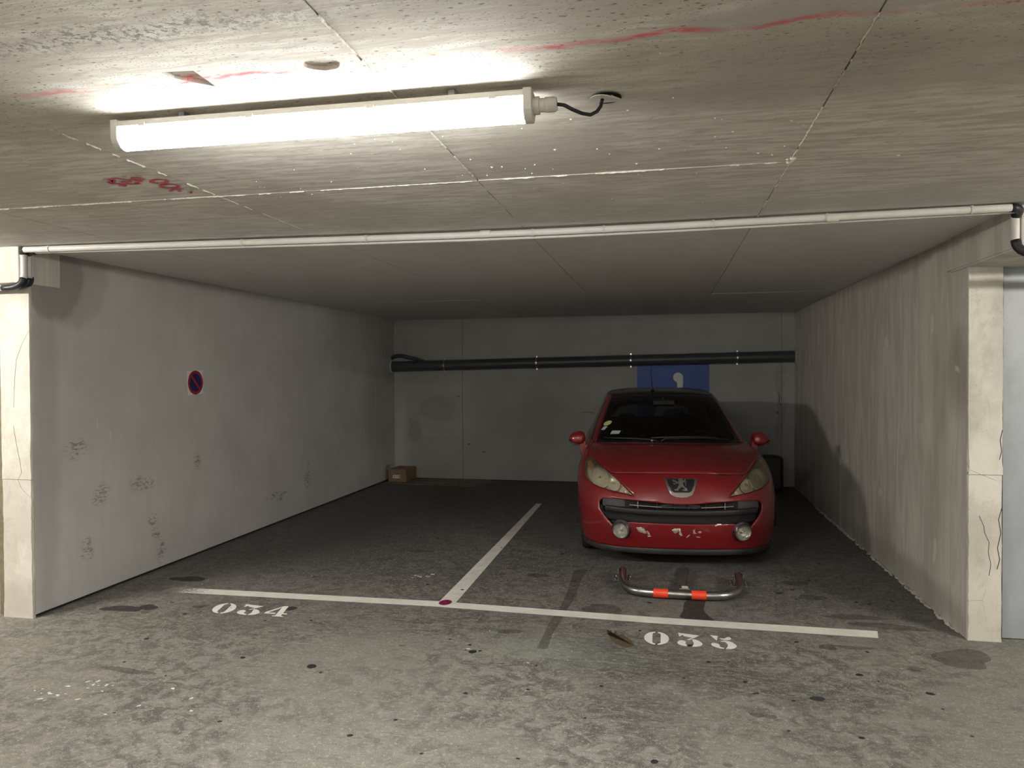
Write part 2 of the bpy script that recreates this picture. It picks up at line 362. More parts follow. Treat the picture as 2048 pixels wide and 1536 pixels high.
M['purple'] = plain('faded_sticker_purple', (0.12, 0.01, 0.10), 0.5); M['door'] = plain('grey_blue_door_sheet', (0.30, 0.325, 0.345), 0.42, 0.0, var=0.12, sc=2.5); M['frame'] = plain('olive_door_frame', (0.16, 0.135, 0.085), 0.5, var=0.2)
_b = MB('lamp_diffuser_light'); _b.set(col=(0.9, 0.9, 0.88), emit=LAMP_COL, es=LAMP, rough=0.4); M['light'] = _b.m
_b = MB('lamp_diffuser_warm_light'); _b.set(col=(0.9, 0.9, 0.88), emit=LAMP_WARM, es=LAMP, rough=0.4); M['light_warm'] = _b.m
_b = MB('lamp_diffuser_side'); _b.set(col=(0.9, 0.9, 0.88), emit=LAMP_COL, es=LAMP * 0.10, rough=0.4); M['light_side'] = _b.m
_b = MB('lamp_diffuser_fill_light'); _b.set(col=(0.9, 0.9, 0.88), emit=LAMP_WARM, es=LAMP * 0.14, rough=0.4); M['light_fill'] = _b.m  # weak emission of the added fill lamps behind the camera
M['bounce_white'] = plain('bounce_white_wall', (0.78, 0.76, 0.72), 0.85, var=0.05, sc=3)  # unseen aisle walls made white to bounce more light

# ------------------------------------------------------------------ the room
AX0, AX1, AY0 = -9.5, 8.0, -2.6
fl = tag(G().box(AX0, AX1, AY0, YB + 0.2, -0.15, 0.0).build('floor', M['floor']), 'grey concrete floor of the garage, sooty inside the bays', 'floor', kind='structure')

# ceiling: cast slab, one piece per formwork panel, joints open a few millimetres
ceil = tag(empty('ceiling', (0, 0, H)), 'raw concrete ceiling with formwork panel joints', 'ceiling', kind='structure')
G().box(AX0, AX1, AY0, YB + 0.2, 0.035, 0.2).build('slab', M['gap'], ceil)
xs = [AX0, -8.57, -7.27, -5.97, -4.67, -3.37, -2.065, -0.80, 0.503, 1.80, 3.10, 4.40, 5.70, AX1]
ys = [AY0, -1.87, 0.63, 3.13, 5.65, 8.15, YB + 0.2]
rp = random.Random(5)
for j in range(len(ys) - 1):
    for i in range(len(xs) - 1):
        if ys[j] > 5 and (xs[i] < -4.9 or xs[i + 1] > 3.2): continue
        dz = rp.uniform(0.0, 0.0035); g = 0.0026
        o = G().box(xs[i] + g, xs[i+1] - g, ys[j] + g, ys[j+1] - g, dz, 0.05).build('ceiling_panel', M['ceil'], ceil)

def fin(pts, seed, dens=0.6, w=0.0045, dep=0.006):
    """ragged cement fin squeezed out of a joint, in stretches"""
    rr = random.Random(seed); g = G(); (x0, y0), (x1, y1) = pts; L = math.hypot(x1-x0, y1-y0); n = int(L / 0.012); on = True; run = 0
    dx, dy = (x1-x0)/L, (y1-y0)/L; nx, ny = -dy, dx; prev = None
    for k in range(n + 1):
        if run <= 0: on = rr.random() < dens; run = rr.randint(1, 7) if on else rr.randint(1, 7)
        run -= 1; t = L * k / n; off = rr.uniform(-0.002, 0.002); ww = w * rr.uniform(0.25, 0.8); dd = dep * rr.uniform(0.2, 0.8)
        cx, cy = x0 + dx*t + nx*off, y0 + dy*t + ny*off
        cur = [(cx + nx*ww, cy + ny*ww, 0.004), (cx - nx*ww, cy - ny*ww, 0.004), (cx + nx*ww*0.3, cy + ny*ww*0.3, -dd)]
        if on and prev: g.add(prev + cur, [(0, 3, 5, 2), (2, 5, 4, 1), (1, 4, 3, 0), (0, 2, 1), (3, 4, 5)])
        prev = cur if on else None
    return g
for k, (pts, dn, ww, dd) in enumerate((
        (((-3.6, 3.13), (0.45, 3.13)), 0.62, 0.004, 0.005), (((0.55, 3.13), (3.0, 3.13)), 0.12, 0.003, 0.003),
        (((-2.065, 1.3), (-2.065, 3.12)), 0.70, 0.0045, 0.007), (((-2.065, 3.14), (-2.065, 5.6)), 0.55, 0.003, 0.004),
        (((-0.80, 0.7), (-0.80, 3.12)), 0.65, 0.004, 0.005), (((-0.80, 3.14), (-0.80, 5.6)), 0.45, 0.003, 0.003), (((-0.80, 5.7), (-0.80, 9.0)), 0.2, 0.002, 0.002),
        (((0.503, 1.2), (0.503, 3.08)), 0.75, 0.004, 0.004), (((0.503, 3.16), (0.503, 5.6)), 0.6, 0.003, 0.004))):
    g = fin(pts, 40 + k, dn, ww, dd)
    if g.v: tag(g.build('cement_fin', M['lime'], ceil), kind='stuff')
# crumbs and drips of cement on the ceiling
g = G(); rr = random.Random(3)
for k in range(90):
    x = rr.uniform(-1.9, 0.6); y = rr.uniform(2.3, 3.3) if k % 3 else rr.uniform(1.2, 3.9); L = rr.uniform(0.002, 0.007) * (3.0 if rr.random() < 0.10 else 1); w_ = rr.uniform(0.001, 0.0025); d = rr.uniform(0.001, 0.003); t = rr.uniform(-0.3, 0.3)
    c, s = math.cos(t), math.sin(t)
    g.add([(x - L*c, y - L*s, 0.003), (x + w_*s, y - w_*c, 0.003), (x + L*c, y + L*s, 0.003), (x - w_*s, y + w_*c, 0.003), (x, y, -d)], [(0, 1, 4), (1, 2, 4), (2, 3, 4), (3, 0, 4)])
tag(g.build('cement_crumb', M['lime'], ceil), kind='stuff')
# a rectangular rebate and a round pocket left in one panel
def cut(panel, cutters):
    dg = None
    tmp = bpy.data.objects.new('tmp', panel.data.copy()); COL.objects.link(tmp); cs = []
    for c in cutters:
        o = c.build('cutter', None); m = tmp.modifiers.new('cut', 'BOOLEAN'); m.operation = 'DIFFERENCE'; m.object = o; m.solver = 'EXACT'; cs.append(o)
    bpy.context.view_layer.update(); dg = bpy.context.evaluated_depsgraph_get()
    me = bpy.data.meshes.new_from_object(tmp.evaluated_get(dg)); bpy.data.objects.remove(tmp)
    for o in cs: bpy.data.objects.remove(o)
    me.materials.clear(); me.materials.append(M['ceil']); panel.data = me
pp = [(-1.385, 1.82), (-1.285, 1.83), (-1.29, 1.945), (-1.335, 1.905), (-1.37, 1.865)]
PN = [o for o in ceil.children if o.name.startswith('ceiling_panel') and min(v.co.x for v in o.data.vertices) < -1.5 < max(v.co.x for v in o.data.vertices) and min(v.co.y for v in o.data.vertices) < 1.9 < max(v.co.y for v in o.data.vertices)][0]
cut(PN, [G().prism(pp, lambda a, b, h: (a, b, -.02 + h), 0.034), G().prism([(-.915 + .052 * math.cos(2*PI*k/18) * (1 + .06 * math.sin(5*k)), 1.868 + .04 * math.sin(2*PI*k/18) * (1 + .05 * math.sin(3*k))) for k in range(18)], lambda a, b, h: (a, b, -.02 + h), 0.032)])
for k in range(3):
    yy = 1.833 + 0.02 * k
    G().tube([(-1.372 + 0.008*k, yy, 0.010), (-1.292, yy + 0.006, 0.009)], 0.005, 6).build('ridge', M['ceil'], PN)
g = G(); rr = random.Random(9)
for k in range(7):
    cx, cy, s = 0.497 + rr.uniform(-0.015, 0.015), 3.11 + rr.uniform(-0.03, 0.03), rr.uniform(0.006, 0.014)
    g.lathe([(s, 0.003), (s * 0.8, -s * 0.5), (0.0, -s * 0.8)], lambda a, b, h, cx=cx, cy=cy: (cx + a, cy + b, h), 7)
g.build('cement_lump', M['lime'], ceil)

# red numbers brushed on the ceiling
STROKES = [
 ([(-2.245,2.758),(-2.214,2.761),(-2.202,2.788),(-2.236,2.801),(-2.25,2.781),(-2.244,2.762)],1), ([(-2.259,2.796),(-2.234,2.822),(-2.259,2.816)],1), ([(-2.199,2.725),(-2.177,2.742)],.6),
 ([(-2.311,2.847),(-2.265,2.849),(-2.289,2.835)],1), ([(-2.293,2.763),(-2.307,2.748),(-2.336,2.754),(-2.387,2.809),(-2.359,2.798),(-2.346,2.768)],1),
 ([(-2.293,2.763),(-2.278,2.791),(-2.288,2.81),(-2.335,2.808),(-2.324,2.836),(-2.311,2.847)],1), ([(-2.395,2.819),(-2.36,2.832),(-2.348,2.856),(-2.366,2.869),(-2.382,2.852)],1),
 ([(-2.374,2.749),(-2.342,2.752)],.6), ([(-2.397,2.793),(-2.381,2.797)],.6), ([(-2.26,2.727),(-2.25,2.741)],.6),
 ([(-2.23,2.994),(-2.194,2.971),(-2.175,2.979),(-2.185,3.009)],1), ([(-2.178,2.965),(-2.137,2.968)],.6), ([(-2.16,3.024),(-2.145,3.028),(-2.127,3.013)],.6), ([(-2.145,3.028),(-2.158,3.048)],.6),
 ([(-2.127,2.842),(-2.137,2.852),(-2.152,2.859),(-2.168,2.862),(-2.183,2.861),(-2.195,2.856),(-2.202,2.848),(-2.202,2.837),(-2.197,2.826),(-2.186,2.817),(-2.172,2.81),(-2.156,2.806),(-2.141,2.807),(-2.13,2.813),(-2.123,2.821),(-2.122,2.831),(-2.127,2.842)],1),
 ([(-2.131,2.924),(-2.142,2.934),(-2.158,2.942),(-2.175,2.945),(-2.192,2.944),(-2.205,2.938),(-2.214,2.929),(-2.215,2.918),(-2.21,2.906),(-2.198,2.896),(-2.183,2.889),(-2.166,2.886),(-2.149,2.887),(-2.136,2.893),(-2.128,2.901),(-2.126,2.913),(-2.131,2.924)],1)]
g = G()
for pts, k in STROKES:
    hw = 0.0085 * k; L = []; Rt = []
    for i in range(len(pts)):
        a = pts[max(i-1, 0)]; c = pts[min(i+1, len(pts)-1)]; d = Vector((c[0]-a[0], c[1]-a[1])).normalized(); n = Vector((-d.y, d.x)) * hw
        L.append((pts[i][0] + n.x, pts[i][1] + n.y, -0.0012)); Rt.append((pts[i][0] - n.x, pts[i][1] - n.y, -0.0012))
    m = len(pts); g.add(L + Rt, [(i, i+1, m+i+1, m+i) for i in range(m - 1)])
g.build('red_ceiling_marking', M['red_spray'], ceil)

# walls
wl = tag(empty('wall_left', (0, 0, 0)), 'grey painted plaster side wall with a round no-parking sign', 'wall', kind='structure')
G().box(XL - 0.22, XL, YFL + 0.02, YB + 0.2, 0.022, H + 0.04).build('plaster', M['wl'], wl)
G().box(XL - 0.22, XL - 0.015, YFL + 0.02, YB + 0.2, 0.0, 0.03).build('base_gap', M['gap'], wl)
G().prism([(10.1, 0.56), (10.84, 0.52), (10.84, 1.47), (10.1, 1.49)], lambda a, b, h: (XL - 0.002 + h, a, b), 0.005).build('plaster_patch', M['wl'], wl, bevel=0.003)
wr = tag(empty('wall_right', (0, 0, 0)), 'raw streaked concrete side wall beside the red car', 'wall', kind='structure')
for k, (y0, y1) in enumerate(((YFR + 0.02, 5.648), (5.652, 8.148), (8.152, YB + 0.2))):
    G().box(XR + (0.0, 0.002, 0.001)[k], XR + 0.19, y0, y1, 0.0, H + 0.04).build('wall_panel', M['wr'], wr)
G().box(XR + 0.02, XR + 0.18, YFR + 0.08, YB, 0.0, H).build('joint', M['gap'], wr)
# cement skirting of crumbs along the foot of the right wall
g = G(); rr = random.Random(21)
for k in range(170):
    y = rr.uniform(5.0, 9.5); s = rr.uniform(0.006, 0.022); x = XR - rr.uniform(0, 0.02)
    g.lathe([(s, 0.0), (s * 0.8, s * 0.5), (0.0, s * rr.uniform(0.5, 1.1))], lambda a, b, h, x=x, y=y: (x + a * 0.7, y + b * 1.6, h), 6)
tag(g.build('cement_crumb', M['wr'], wr), kind='stuff')
wb = tag(empty('wall_back', (0, 0, 0)), 'pale cast concrete back wall behind the drain pipe', 'wall', kind='structure')
for k, (x0, x1) in enumerate(((XL - 0.2, -3.042), (-3.038, 1.632), (1.636, XR + 0.2))):
    G().box(x0, x1, YB + (0.0, 0.004, 0.0)[k], YB + 0.2, 0.010, H + 0.04).build('wall_panel', M['wb'], wb)
G().box(XL - 0.2, XR + 0.2, YB + 0.015, YB + 0.19, 0.0, H).build('joint', M['gap'], wb)
for (x, z) in ((-3.62, 1.95), (-2.0, 1.955)):
    G().lathe([(0.025, 0.001), (0.024, -0.003), (0.0, -0.003)], lambda a, b, h, x=x, z=z: (x + a, YB + h, z + b), 16).build('form_tie_plug', M['wb'], wb)

def pier(name, x0, x1, y, depth, zt, zs, label, seed):
    """pier front with a broken arris: the vertical edges wander and are chipped"""
    e = tag(empty(name), label, 'pillar', kind='structure')
    for (z0, z1) in zs:
        rr = random.Random(seed + int(z0 * 10)); n = max(4, int((z1 - z0) / 0.02)); vs = []; fs = []
        wl_ = wr_ = 0.0
        for k in range(n + 1):
            z = z0 + (z1 - z0) * k / n
            chip = 1.0 if z < 1.1 else 0.4
            wl_ = wl_ * 0.7 + rr.uniform(0, 0.004) * chip; wr_ = wr_ * 0.7 + rr.uniform(0, 0.004) * chip
            for (x, yy) in ((x0 + wl_, y), (x0 + 0.012, y - 0.0), ((x0+x1)/2, y), (x1 - 0.012, y), (x1 - wr_, y), (x1 + 0.0, y + 0.006 + wr_), (x1, y + depth), (x0, y + depth), (x0, y + 0.006 + wl_)): vs.append((x, yy, z))
        c = 9
        for k in range(n):
            for i in range(c):
                j = (i + 1) % c; fs.append((k*c+i, k*c+j, (k+1)*c+j, (k+1)*c+i))
        fs += [tuple(reversed(range(c))), tuple(n*c+i for i in range(c))]
        G().add(vs, fs).build('pier_block', M['pier'], e)
    return e
pier('wall_front_left', XL - 0.235, XL + 0.003, YFL, 0.02, 2.245, ((0.0, 0.932), (0.935, 2.245)), 'bright concrete pier at the left edge with a fine crack', 3)
pier('wall_front_right', XR - 0.003, 1.992, YFR, 0.02, 2.262, ((0.0, 1.006), (1.009, 2.262)), 'bright chipped concrete pier beside the grey metal door', 5)
# hairline cracks in the piers
def crack(parent, y, P, w_=.0012):
    g = G()
    for (a, b), (c, d) in zip(P, P[1:]): g.add([(a - w_, y, b), (a + w_, y, b), (c + w_, y, d), (c - w_, y, d)], [(0, 1, 2, 3)])
    g.build('crack', M['gap'], parent)
_pl, _pr = bpy.data.objects['wall_front_left'], bpy.data.objects['wall_front_right']
crack(_pl, YFL - .0006, [(XL - .135, 1.30), (XL - .115, 1.18), (XL - .085, 1.05), (XL - .075, .98), (XL - .105, .935), (XL - .08, .88), (XL - .05, .85), (XL - .01, .82)])
crack(_pl, YFL - .0006, [(XL - .005, 1.93), (XL - .06, 1.84), (XL - .105, 1.74), (XL - .12, 1.60), (XL - .13, 1.42)])
crack(_pr, YFR - .0006, [(XR + .06, .76), (XR + .085, .70), (XR + .09, .66), (XR + .115, .60), (XR + .11, .54), (XR + .125, .47), (XR + .115, .40)], .0016)
crack(_pr, YFR - .0006, [(XR + .185, .82), (XR + .165, .74), (XR + .178, .66), (XR + .16, .57), (XR + .172, .5), (XR + .158, .44)], .0022)
crack(_pr, YFR - .0006, [(XR + .185, 1.28), (XR + .172, 1.22), (XR + .18, 1.15), (XR + .168, 1.10)], .0022)
# lintel beams over the neighbouring garages
e = tag(empty('trim_1'), 'concrete lintel beam end above the left pier', 'beam', kind='structure')
G().box(AX0, XL + 0.010, 4.045, 4.385, 2.245, H + 0.03).build('beam', M['wr'], e, bevel=0.006)
e = tag(empty('trim_2'), 'concrete lintel beam end above the right pier', 'beam', kind='structure')
G().box(XR - 0.010, AX1, 4.20, 5.15, 2.262, H + 0.03).build('beam', M['wr'], e, bevel=0.006)
g = G().box(XR - 0.016, XR, 4.25, 5.20, 2.275, 2.283); g.build('beam_groove', M['wr'], e)
# neighbouring garage doors
d1 = tag(empty('door_1', (2.0, 4.95, 0)), 'grey-blue sheet metal garage door at the right edge', 'door', kind='structure')
G().box(0.018, 2.7, 0.0, 0.04, 0.006, 2.30).build('door_leaf', M['door'], d1)
G().box(0.0, 0.018, -0.003, 0.05, 0.0, 2.30).build('door_gap', M['gap'], d1)
for k in range(1, 4): G().box(0.03 + 0.66 * k, 0.036 + 0.66 * k, -0.004, 0.0, 0.02, 2.28).build('rib', M['door'], d1)
d2 = tag(empty('door_2', (-4.40, 4.2, 0)), 'olive metal garage door frame at the left edge', 'door', kind='structure')
G().box(-0.055, 0.012, -0.03, 0.03, 0.0, 2.24).build('door_frame', M['frame'], d2, bevel=0.003)
G().box(-2.7, -0.05, 0.02, 0.05, 0.006, 2.24).build('door_leaf', M['door'], d2)
# aisle behind and beside the camera
for nm, bx, lb in (('wall_aisle_left', (AX0 - 0.2, AX0, AY0, 4.3, 0, H + 0.04), 'concrete wall closing the aisle on the left'), ('wall_aisle_right', (AX1, AX1 + 0.2, AY0, 5.1, 0, H + 0.04), 'concrete wall closing the aisle on the right'),
                   ('wall_rear', (AX0 - 0.2, AX1 + 0.2, AY0 - 0.2, AY0, 0, H + 0.04), 'concrete wall along the far side of the aisle'), ('wall_side_left', (AX0, -7.1, 4.2, 4.4, 0, 2.245), 'concrete wall left of the olive door'),
                   ('wall_side_right', (4.7, AX1, 4.95, 5.1, 0, 2.262), 'concrete wall right of the grey door')):
    tag(BOX(nm, M['bounce_white'] if nm in ('wall_rear', 'wall_aisle_left', 'wall_aisle_right') else M['pier'], *bx), lb, 'wall', kind='structure')

# ------------------------------------------------------------------ paint on the floor
def flat(name, polys, mat, z, parent, loc=(0, 0), sc=(1, 1), shear=0.0, rot=0.0):
    g = G()
    for P in polys:
        vs = []
        for a, b in P:
            a, b = a * sc[0] + shear * b * sc[1], b * sc[1]
            vs.append((loc[0] + a * math.cos(rot) - b * math.sin(rot), loc[1] + a * math.sin(rot) + b * math.cos(rot), z))
        g.add(vs, [tuple(range(len(vs)))])
    o = g.build(name, mat, parent, fixn=False)
    for p in o.data.polygons:
        if p.normal.z < 0: p.flip()
    return o
flat('painted_line', [[(-3.72, 4.835), (-1.6, 4.885), (-0.1, 4.828), (1.285, 4.815), (1.315, 4.945), (-0.1, 4.95), (-1.6, 5.005), (-3.72, 4.955)]], M['line'], 0.0010, fl)
flat('painted_line', [[(-1.577, 4.96), (-1.452, 4.955), (-1.497, 9.02), (-1.567, 9.01)]], mat_paint('road_paint_white_bay', (0.74, 0.715, 0.65), 0.40), 0.0014, fl)
def ell(cx, cy, rx, ry, a0, a1, n=14): return [(cx + rx * math.cos(math.radians(a0 + (a1 - a0) * k / n)), cy + ry * math.sin(math.radians(a0 + (a1 - a0) * k / n))) for k in range(n + 1)]
_zl = ell(.5, .5, .5, .5, 96, 264) + [(.45, .08), (.36, .13), (.335, .2), (.335, .8), (.36, .87), (.45, .92)]
GLY = {'0': [_zl, [(1 - a, b) for a, b in _zl]],
 '3': [[(.057, 1), (.91, .88), (.67, .65), (.30, .75), (.22, .84), (.09, .69)], [(.386, .49), (.63, .68), (.62, .60), (.47, .47)],
       [(.61, .57), (.76, .54), (.88, .46), (1, .28), (.97, .17), (.88, .08), (.74, .02), (.56, 0), (.60, .085), (.64, .18), (.645, .30), (.61, .46)],
       [(0, .21), (.02, .31), (.09, .40), (.2, .43), (.31, .39), (.35, .30), (.32, .2), (.36, .12), (.5, .06), (.52, 0), (.34, .005), (.17, .04), (.05, .11)]],
 '5': [[(.02, .99), (.34, .95), (.25, .58)], [(.36, .79), (.56, .77), (.68, .89), (.75, .92), (.82, .9), (.85, .8), (.79, .71), (.66, .66), (.47, .68)],
       [(.38, .56), (.56, .63), (.74, .6), (.88, .5), (1, .31), (.97, .19), (.87, .08), (.72, .02), (.54, 0), (.60, .12), (.65, .25), (.65, .36), (.585, .52), (.44, .51)],
       [(0, .28), (.04, .36), (.13, .40), (.25, .38), (.33, .3), (.32, .2), (.36, .12), (.48, .07), (.48, .01), (.3, .03), (.13, .1), (.03, .19)]],
 '4': [[(.60, 1), (.0, .34), (.0, .22), (.48, .22), (.48, .32), (.14, .32), (.48, .72)], [(.55, .93), (.62, 1), (.80, 1), (.80, .32), (1, .32), (1, .22), (.80, .22), (.80, .08), (.92, .05), (.92, 0), (.42, 0), (.42, .05), (.55, .08)]]}
for k, c in enumerate('035'):
    flat('painted_number', GLY[c], M['num'], 0.0012, fl, ((-0.12, 4.445), (0.078, 4.453), (0.276, 4.452))[k], (0.150, 0.225))
for k, c in enumerate('034'):
    flat('painted_number', GLY[c], M['num'], 0.0012, fl, ((-3.065, 4.462), (-2.865, 4.47), (-2.665, 4.478))[k], (0.165, 0.215), shear=-0.22, rot=0.03)

# stains, gum, flecks
def irregular(cx, cy, rx, ry, seed, n=22, amp=0.28):
    rr = random.Random(seed); ph = [rr.uniform(0, 6.28) for _ in range(5)]; am = [rr.uniform(0.2, 1) * amp / (k + 1) for k in range(5)]
    return [(cx + rx * math.cos(t) * q, cy + ry * math.sin(t) * q) for t in [2*PI*k/n for k in range(n)] for q in [1 + sum(am[m] * math.sin((m + 2) * t + ph[m]) for m in range(5))]]
sz = 0.0005
for k, (cx, cy, rx, ry, m) in enumerate((( -3.71, 4.43, .139, .067, 'oil'), (-3.55, 4.49, .08, .049, 'oil'), (-3.73, 5.18, .131, .075, 'oil'), (-.42, 5.06, .135, .10, 'damp'), (1.66, 4.56, .16, .143, 'damp'),
        (-2.55, 4.65, .048, .04, 'oil'), (-3.5, 4.40, .042, .03, 'damp'), (-3.2, 4.58, .05, .04, 'damp'),
        (.75, 3.86, .035, .029, 'oil'), (.46, 3.62, .05, .03, 'damp'), (1.25, 5.2, .2, .05, 'damp'), (1.05, 5.6, .12, .05, 'damp'), (1.4, 5.05, .22, .06, 'damp'), (1.0, 5.95, .10, .06, 'damp'), (1.1, 4.62, .1, .03, 'damp'),
        (1.35, 4.35, .05, .03, 'damp'), (.95, 4.6, .06, .04, 'damp'), (-2.2, 6.4, .12, .05, 'damp'), (-1.0, 5.8, .09, .05, 'damp'), (-.95, 4.5, .08, .04, 'damp'), (-2.9, 3.5, .18, .03, 'damp'))):
    flat('stain', [irregular(cx, cy, rx, ry, 100 + k)], M[m], sz, fl); sz += 0.00001
flat('stain', [[(.14, 5.30), (.165, 5.37), (.294, 5.372), (.268, 5.20), (.272, 5.12), (.30, 5.02), (.325, 4.964), (.31, 4.91), (.22, 4.915), (.152, 4.935), (.10, 4.988), (.125, 5.10)]], M['oil'], 0.00085, fl)
flat('stain', [[(-.73, 6.02), (-.62, 6.039), (-.64, 5.7), (-.63, 5.338), (-.655, 5.0), (-.66, 4.828), (-.685, 4.5), (-.675, 4.253), (-.742, 4.243), (-.735, 4.5), (-.74, 4.664), (-.71, 5.0), (-.705, 5.328)]], M['damp'], 0.00087, fl)
flat('stain', [[(-.36, 4.66), (-.345, 4.56), (-.33, 4.66), (-.315, 4.57), (-.30, 4.65), (-.285, 4.56), (-.25, 4.58), (-.20, 4.50), (-.17, 4.40), (-.22, 4.36), (-.29, 4.42), (-.325, 4.5)]], M['rust'], 0.0009, fl)
gum = None
GP = [(1.32, 4.03, 1.0), (1.03, 4.21, .8), (-.04, 3.10, .8), (.15, 4.47, 1.0), (-1.93, 3.75, 1.2), (-1.10, 4.13, 1.2), (-2.38, 3.79, .8), (-3.14, 3.95, .7), (-1.84, 3.68, .5), (-.15, 4.67, .6), (-.10, 5.26, .8), (-1.39, 3.06, .6), (.42, 4.0, .5)]
rr = random.Random(77)
GP += [(rr.uniform(-3.6, 1.6), rr.uniform(2.9, 4.7), rr.uniform(.25, .6)) for _ in range(46)] + [(rr.uniform(-3.6, -.9), rr.uniform(5.2, 8), rr.uniform(.3, .8)) for _ in range(22)] + [(rr.uniform(.8, 1.6), rr.uniform(5.0, 6.6), rr.uniform(.4, .9)) for _ in range(8)]
for k, (x, y, s) in enumerate(GP):
    if gum is None:
        g = G(); P = irregular(0, 0, .024, .021, 5, 14, .12); n = len(P)
        g.add([(a, b, 0) for a, b in P] + [(a*.7, b*.7, .0018) for a, b in P], [tuple(n + i for i in range(n))] + [(i, (i+1) % n, n + (i+1) % n, n + i) for i in range(n)]); gum = g.mesh('gum_spot'); gum.materials.append(M['gum'])
    o = link('gum_spot', gum, None, fl, loc=(x, y, 0.0005)); o.scale = (s, s * rr.uniform(.7, 1.2), 1); o.rotation_euler = (0, 0, rr.uniform(0, 6.28))
fm = None
for (cx, cy, n, sp) in ((-1.9, 5.62, 14, .07), (-2.95, 3.3, 10, .12), (-3.1, 3.17, 10, .1), (-.6, 4.3, 8, .5), (-2.3, 3.4, 6, .6), (-3.55, 5.05, 7, .12)):
    for k in range(n):
        if fm is None:
            P = irregular(0, 0, .012, .008, 8, 9, .4); fm = G().add([(a, b, 0) for a, b in P], [tuple(range(len(P)))]).mesh('paint_fleck'); fm.materials.append(M['fleck'])
        o = link('paint_fleck', fm, None, fl, loc=(cx + rr.gauss(0, sp * .6), cy + rr.gauss(0, sp * .45), 0.0016)); s = rr.uniform(.3, 1.2); o.scale = (s, s, 1); o.rotation_euler = (0, 0, rr.uniform(0, 6.28))
# leaf-like black scraps near the right wall
lf = tag(flat('dead_leaf', [irregular(0, 0, .026, .024, 31, 12, .5)], M['gum'], 0.0, None), 'small dry black leaf on the floor right of the barrier', 'leaf'); lf.location = (.84, 5.66, 0.004)
lf2 = tag(flat('dead_leaf', [irregular(0, 0, .012, .010, 33, 10, .5)], M['gum'], 0.0, None), 'tiny black scrap beside the dry leaf, nearer the right wall', 'leaf'); lf2.location = (.93, 5.53, 0.004)
# little no-parking sticker where the two lines meet
sk = empty('floor_sticker', (-1.527, 4.985, 0.0020)); tag(sk, 'small worn purple no-parking sticker where the painted lines meet', 'sticker')
def disc(rx, ry, n=28): return [(rx * math.cos(2*PI*k/n), ry * math.sin(2*PI*k/n)) for k in range(n)]
flat('rim', [disc(.046, .062)], M['sred'], 0.0, sk); flat('face', [disc(.037, .050)], M['purple'], 0.0005, sk)
flat('bar', [[(-.028, .036), (-.022, .041), (.028, -.036), (.022, -.041)]], M['sred'], 0.0009, sk); flat('bar', [[(.028, .036), (.022, .041), (-.028, -.036), (-.022, -.041)]], M['sred'], 0.0010, sk)

# ------------------------------------------------------------------ tube lamp
def lamp(loc, rz, label, full=True, lm='light'):
    e = tag(empty('tube_lamp', loc, rz), label, 'lamp', 'tube lamps along the aisle ceiling')
    L = 0.670
    ho = [(-.036, -.020), (.036, -.020), (.0395, -.026), (.0395, -.038), (-.0395, -.038), (-.0395, -.026)]
    G().prism(ho, lambda a, b, h: (-L + h, a, b), 2 * L).build('housing', M['housing'], e)
    n = 16; D = [(-.0375, -.0382)] + [(-.0375 * math.cos(PI * k / n), -.064 - .042 * math.sin(PI * k / n)) for k in range(n + 1)] + [(.0375, -.0382)]
    df = G().prism(D, lambda a, b, h: (-L + h, a, b), 2 * L).build('diffuser', M[lm], e, smooth='auto')
    if lm == 'light':               # the opal sides of the cover give off less than its underside
        df.data.materials.append(M['light_side'])
        for p in df.data.polygons:
            if p.normal.z > -0.75: p.material_index = 1
    for s in (-1, 1):
        cap = [(-.041, -.016), (.041, -.016), (.041, -.062)] + [(.041 * math.cos(PI * k / 10), -.066 - .042 * math.sin(PI * k / 10)) for k in range(11)] + [(-.041, -.062)]
        G().prism(cap, lambda a, b, h: (s * (L + h), a, b), .026).build('end_cap', M['housing'], e, bevel=.003)
    for x in (-.58, -.2, .2, .58): G().box(x - .012, x + .012, -.0425, .0425, -.043, -.030).build('clip', M['housing'], e, bevel=.002)
    for x in (-.45, .45): G().box(x - .01, x + .01, -.02, .02, -.022, 0.002).build('mounting_bracket', M['plate'], e)
    if full:
        g = G(); pr = [(.0, .0), (.026, .0), (.026, .018), (.020, .019), (.020, .034), (.0225, .036), (.0225, .062), (.018, .070), (.008, .071), (0, .071)]
        g.lathe(pr, lambda a, b, h: (L + .026 + h, b, -.058 + a), 18); g.build('cable_gland', M['housing'], e, smooth='auto')
    return e
lp = lamp((-1.071, 2.13, H), 0.016, 'lit white tube lamp fixed under the ceiling')
pts = [(-0.306, 2.142, H - .058), (-0.285, 2.148, H - .060), (-0.262, 2.158, H - .071), (-0.235, 2.172, H - .080), (-0.212, 2.195, H - .078), (-0.195, 2.222, H - .060), (-0.186, 2.248, H - .036), (-0.182, 2.262, H - .008)]
cb = G().tube([Vector(p) - Vector((0, 0, 0)) for p in pts], .0055, 10).build('power_cable', M['rub'], None, smooth=True)
tag(cb, 'short black cable from the tube lamp to the ceiling hole', 'cable')
oc = tag(empty('ceiling_outlet', (-0.172, 2.277, H)), 'white half-round cover over the cable hole in the ceiling', 'cover')
G().lathe([(.048, -.0015), (.0, -.0016)], lambda a, b, h: (a, b, h), 24).build('hole', M['gap'], oc)
half = [(.044 * math.cos(t), .044 * math.sin(t)) for t in [PI * .80 + PI * 1.2 * k / 16 for k in range(17)]]
G().prism(half, lambda a, b, h: (a - .006, b, -.002 - h - .15 * max(0, a + .02) * (1 if h == 0 else 1)), .004).build('cover_plate', M['pvc2'], oc, bevel=.001)
G().prism([(.018, -.04), (.046, -.02), (.044, .01), (.022, .0)], lambda a, b, h: (a, b, -.003 - h - .25 * a), .003).build('flap', M['pvc2'], oc)
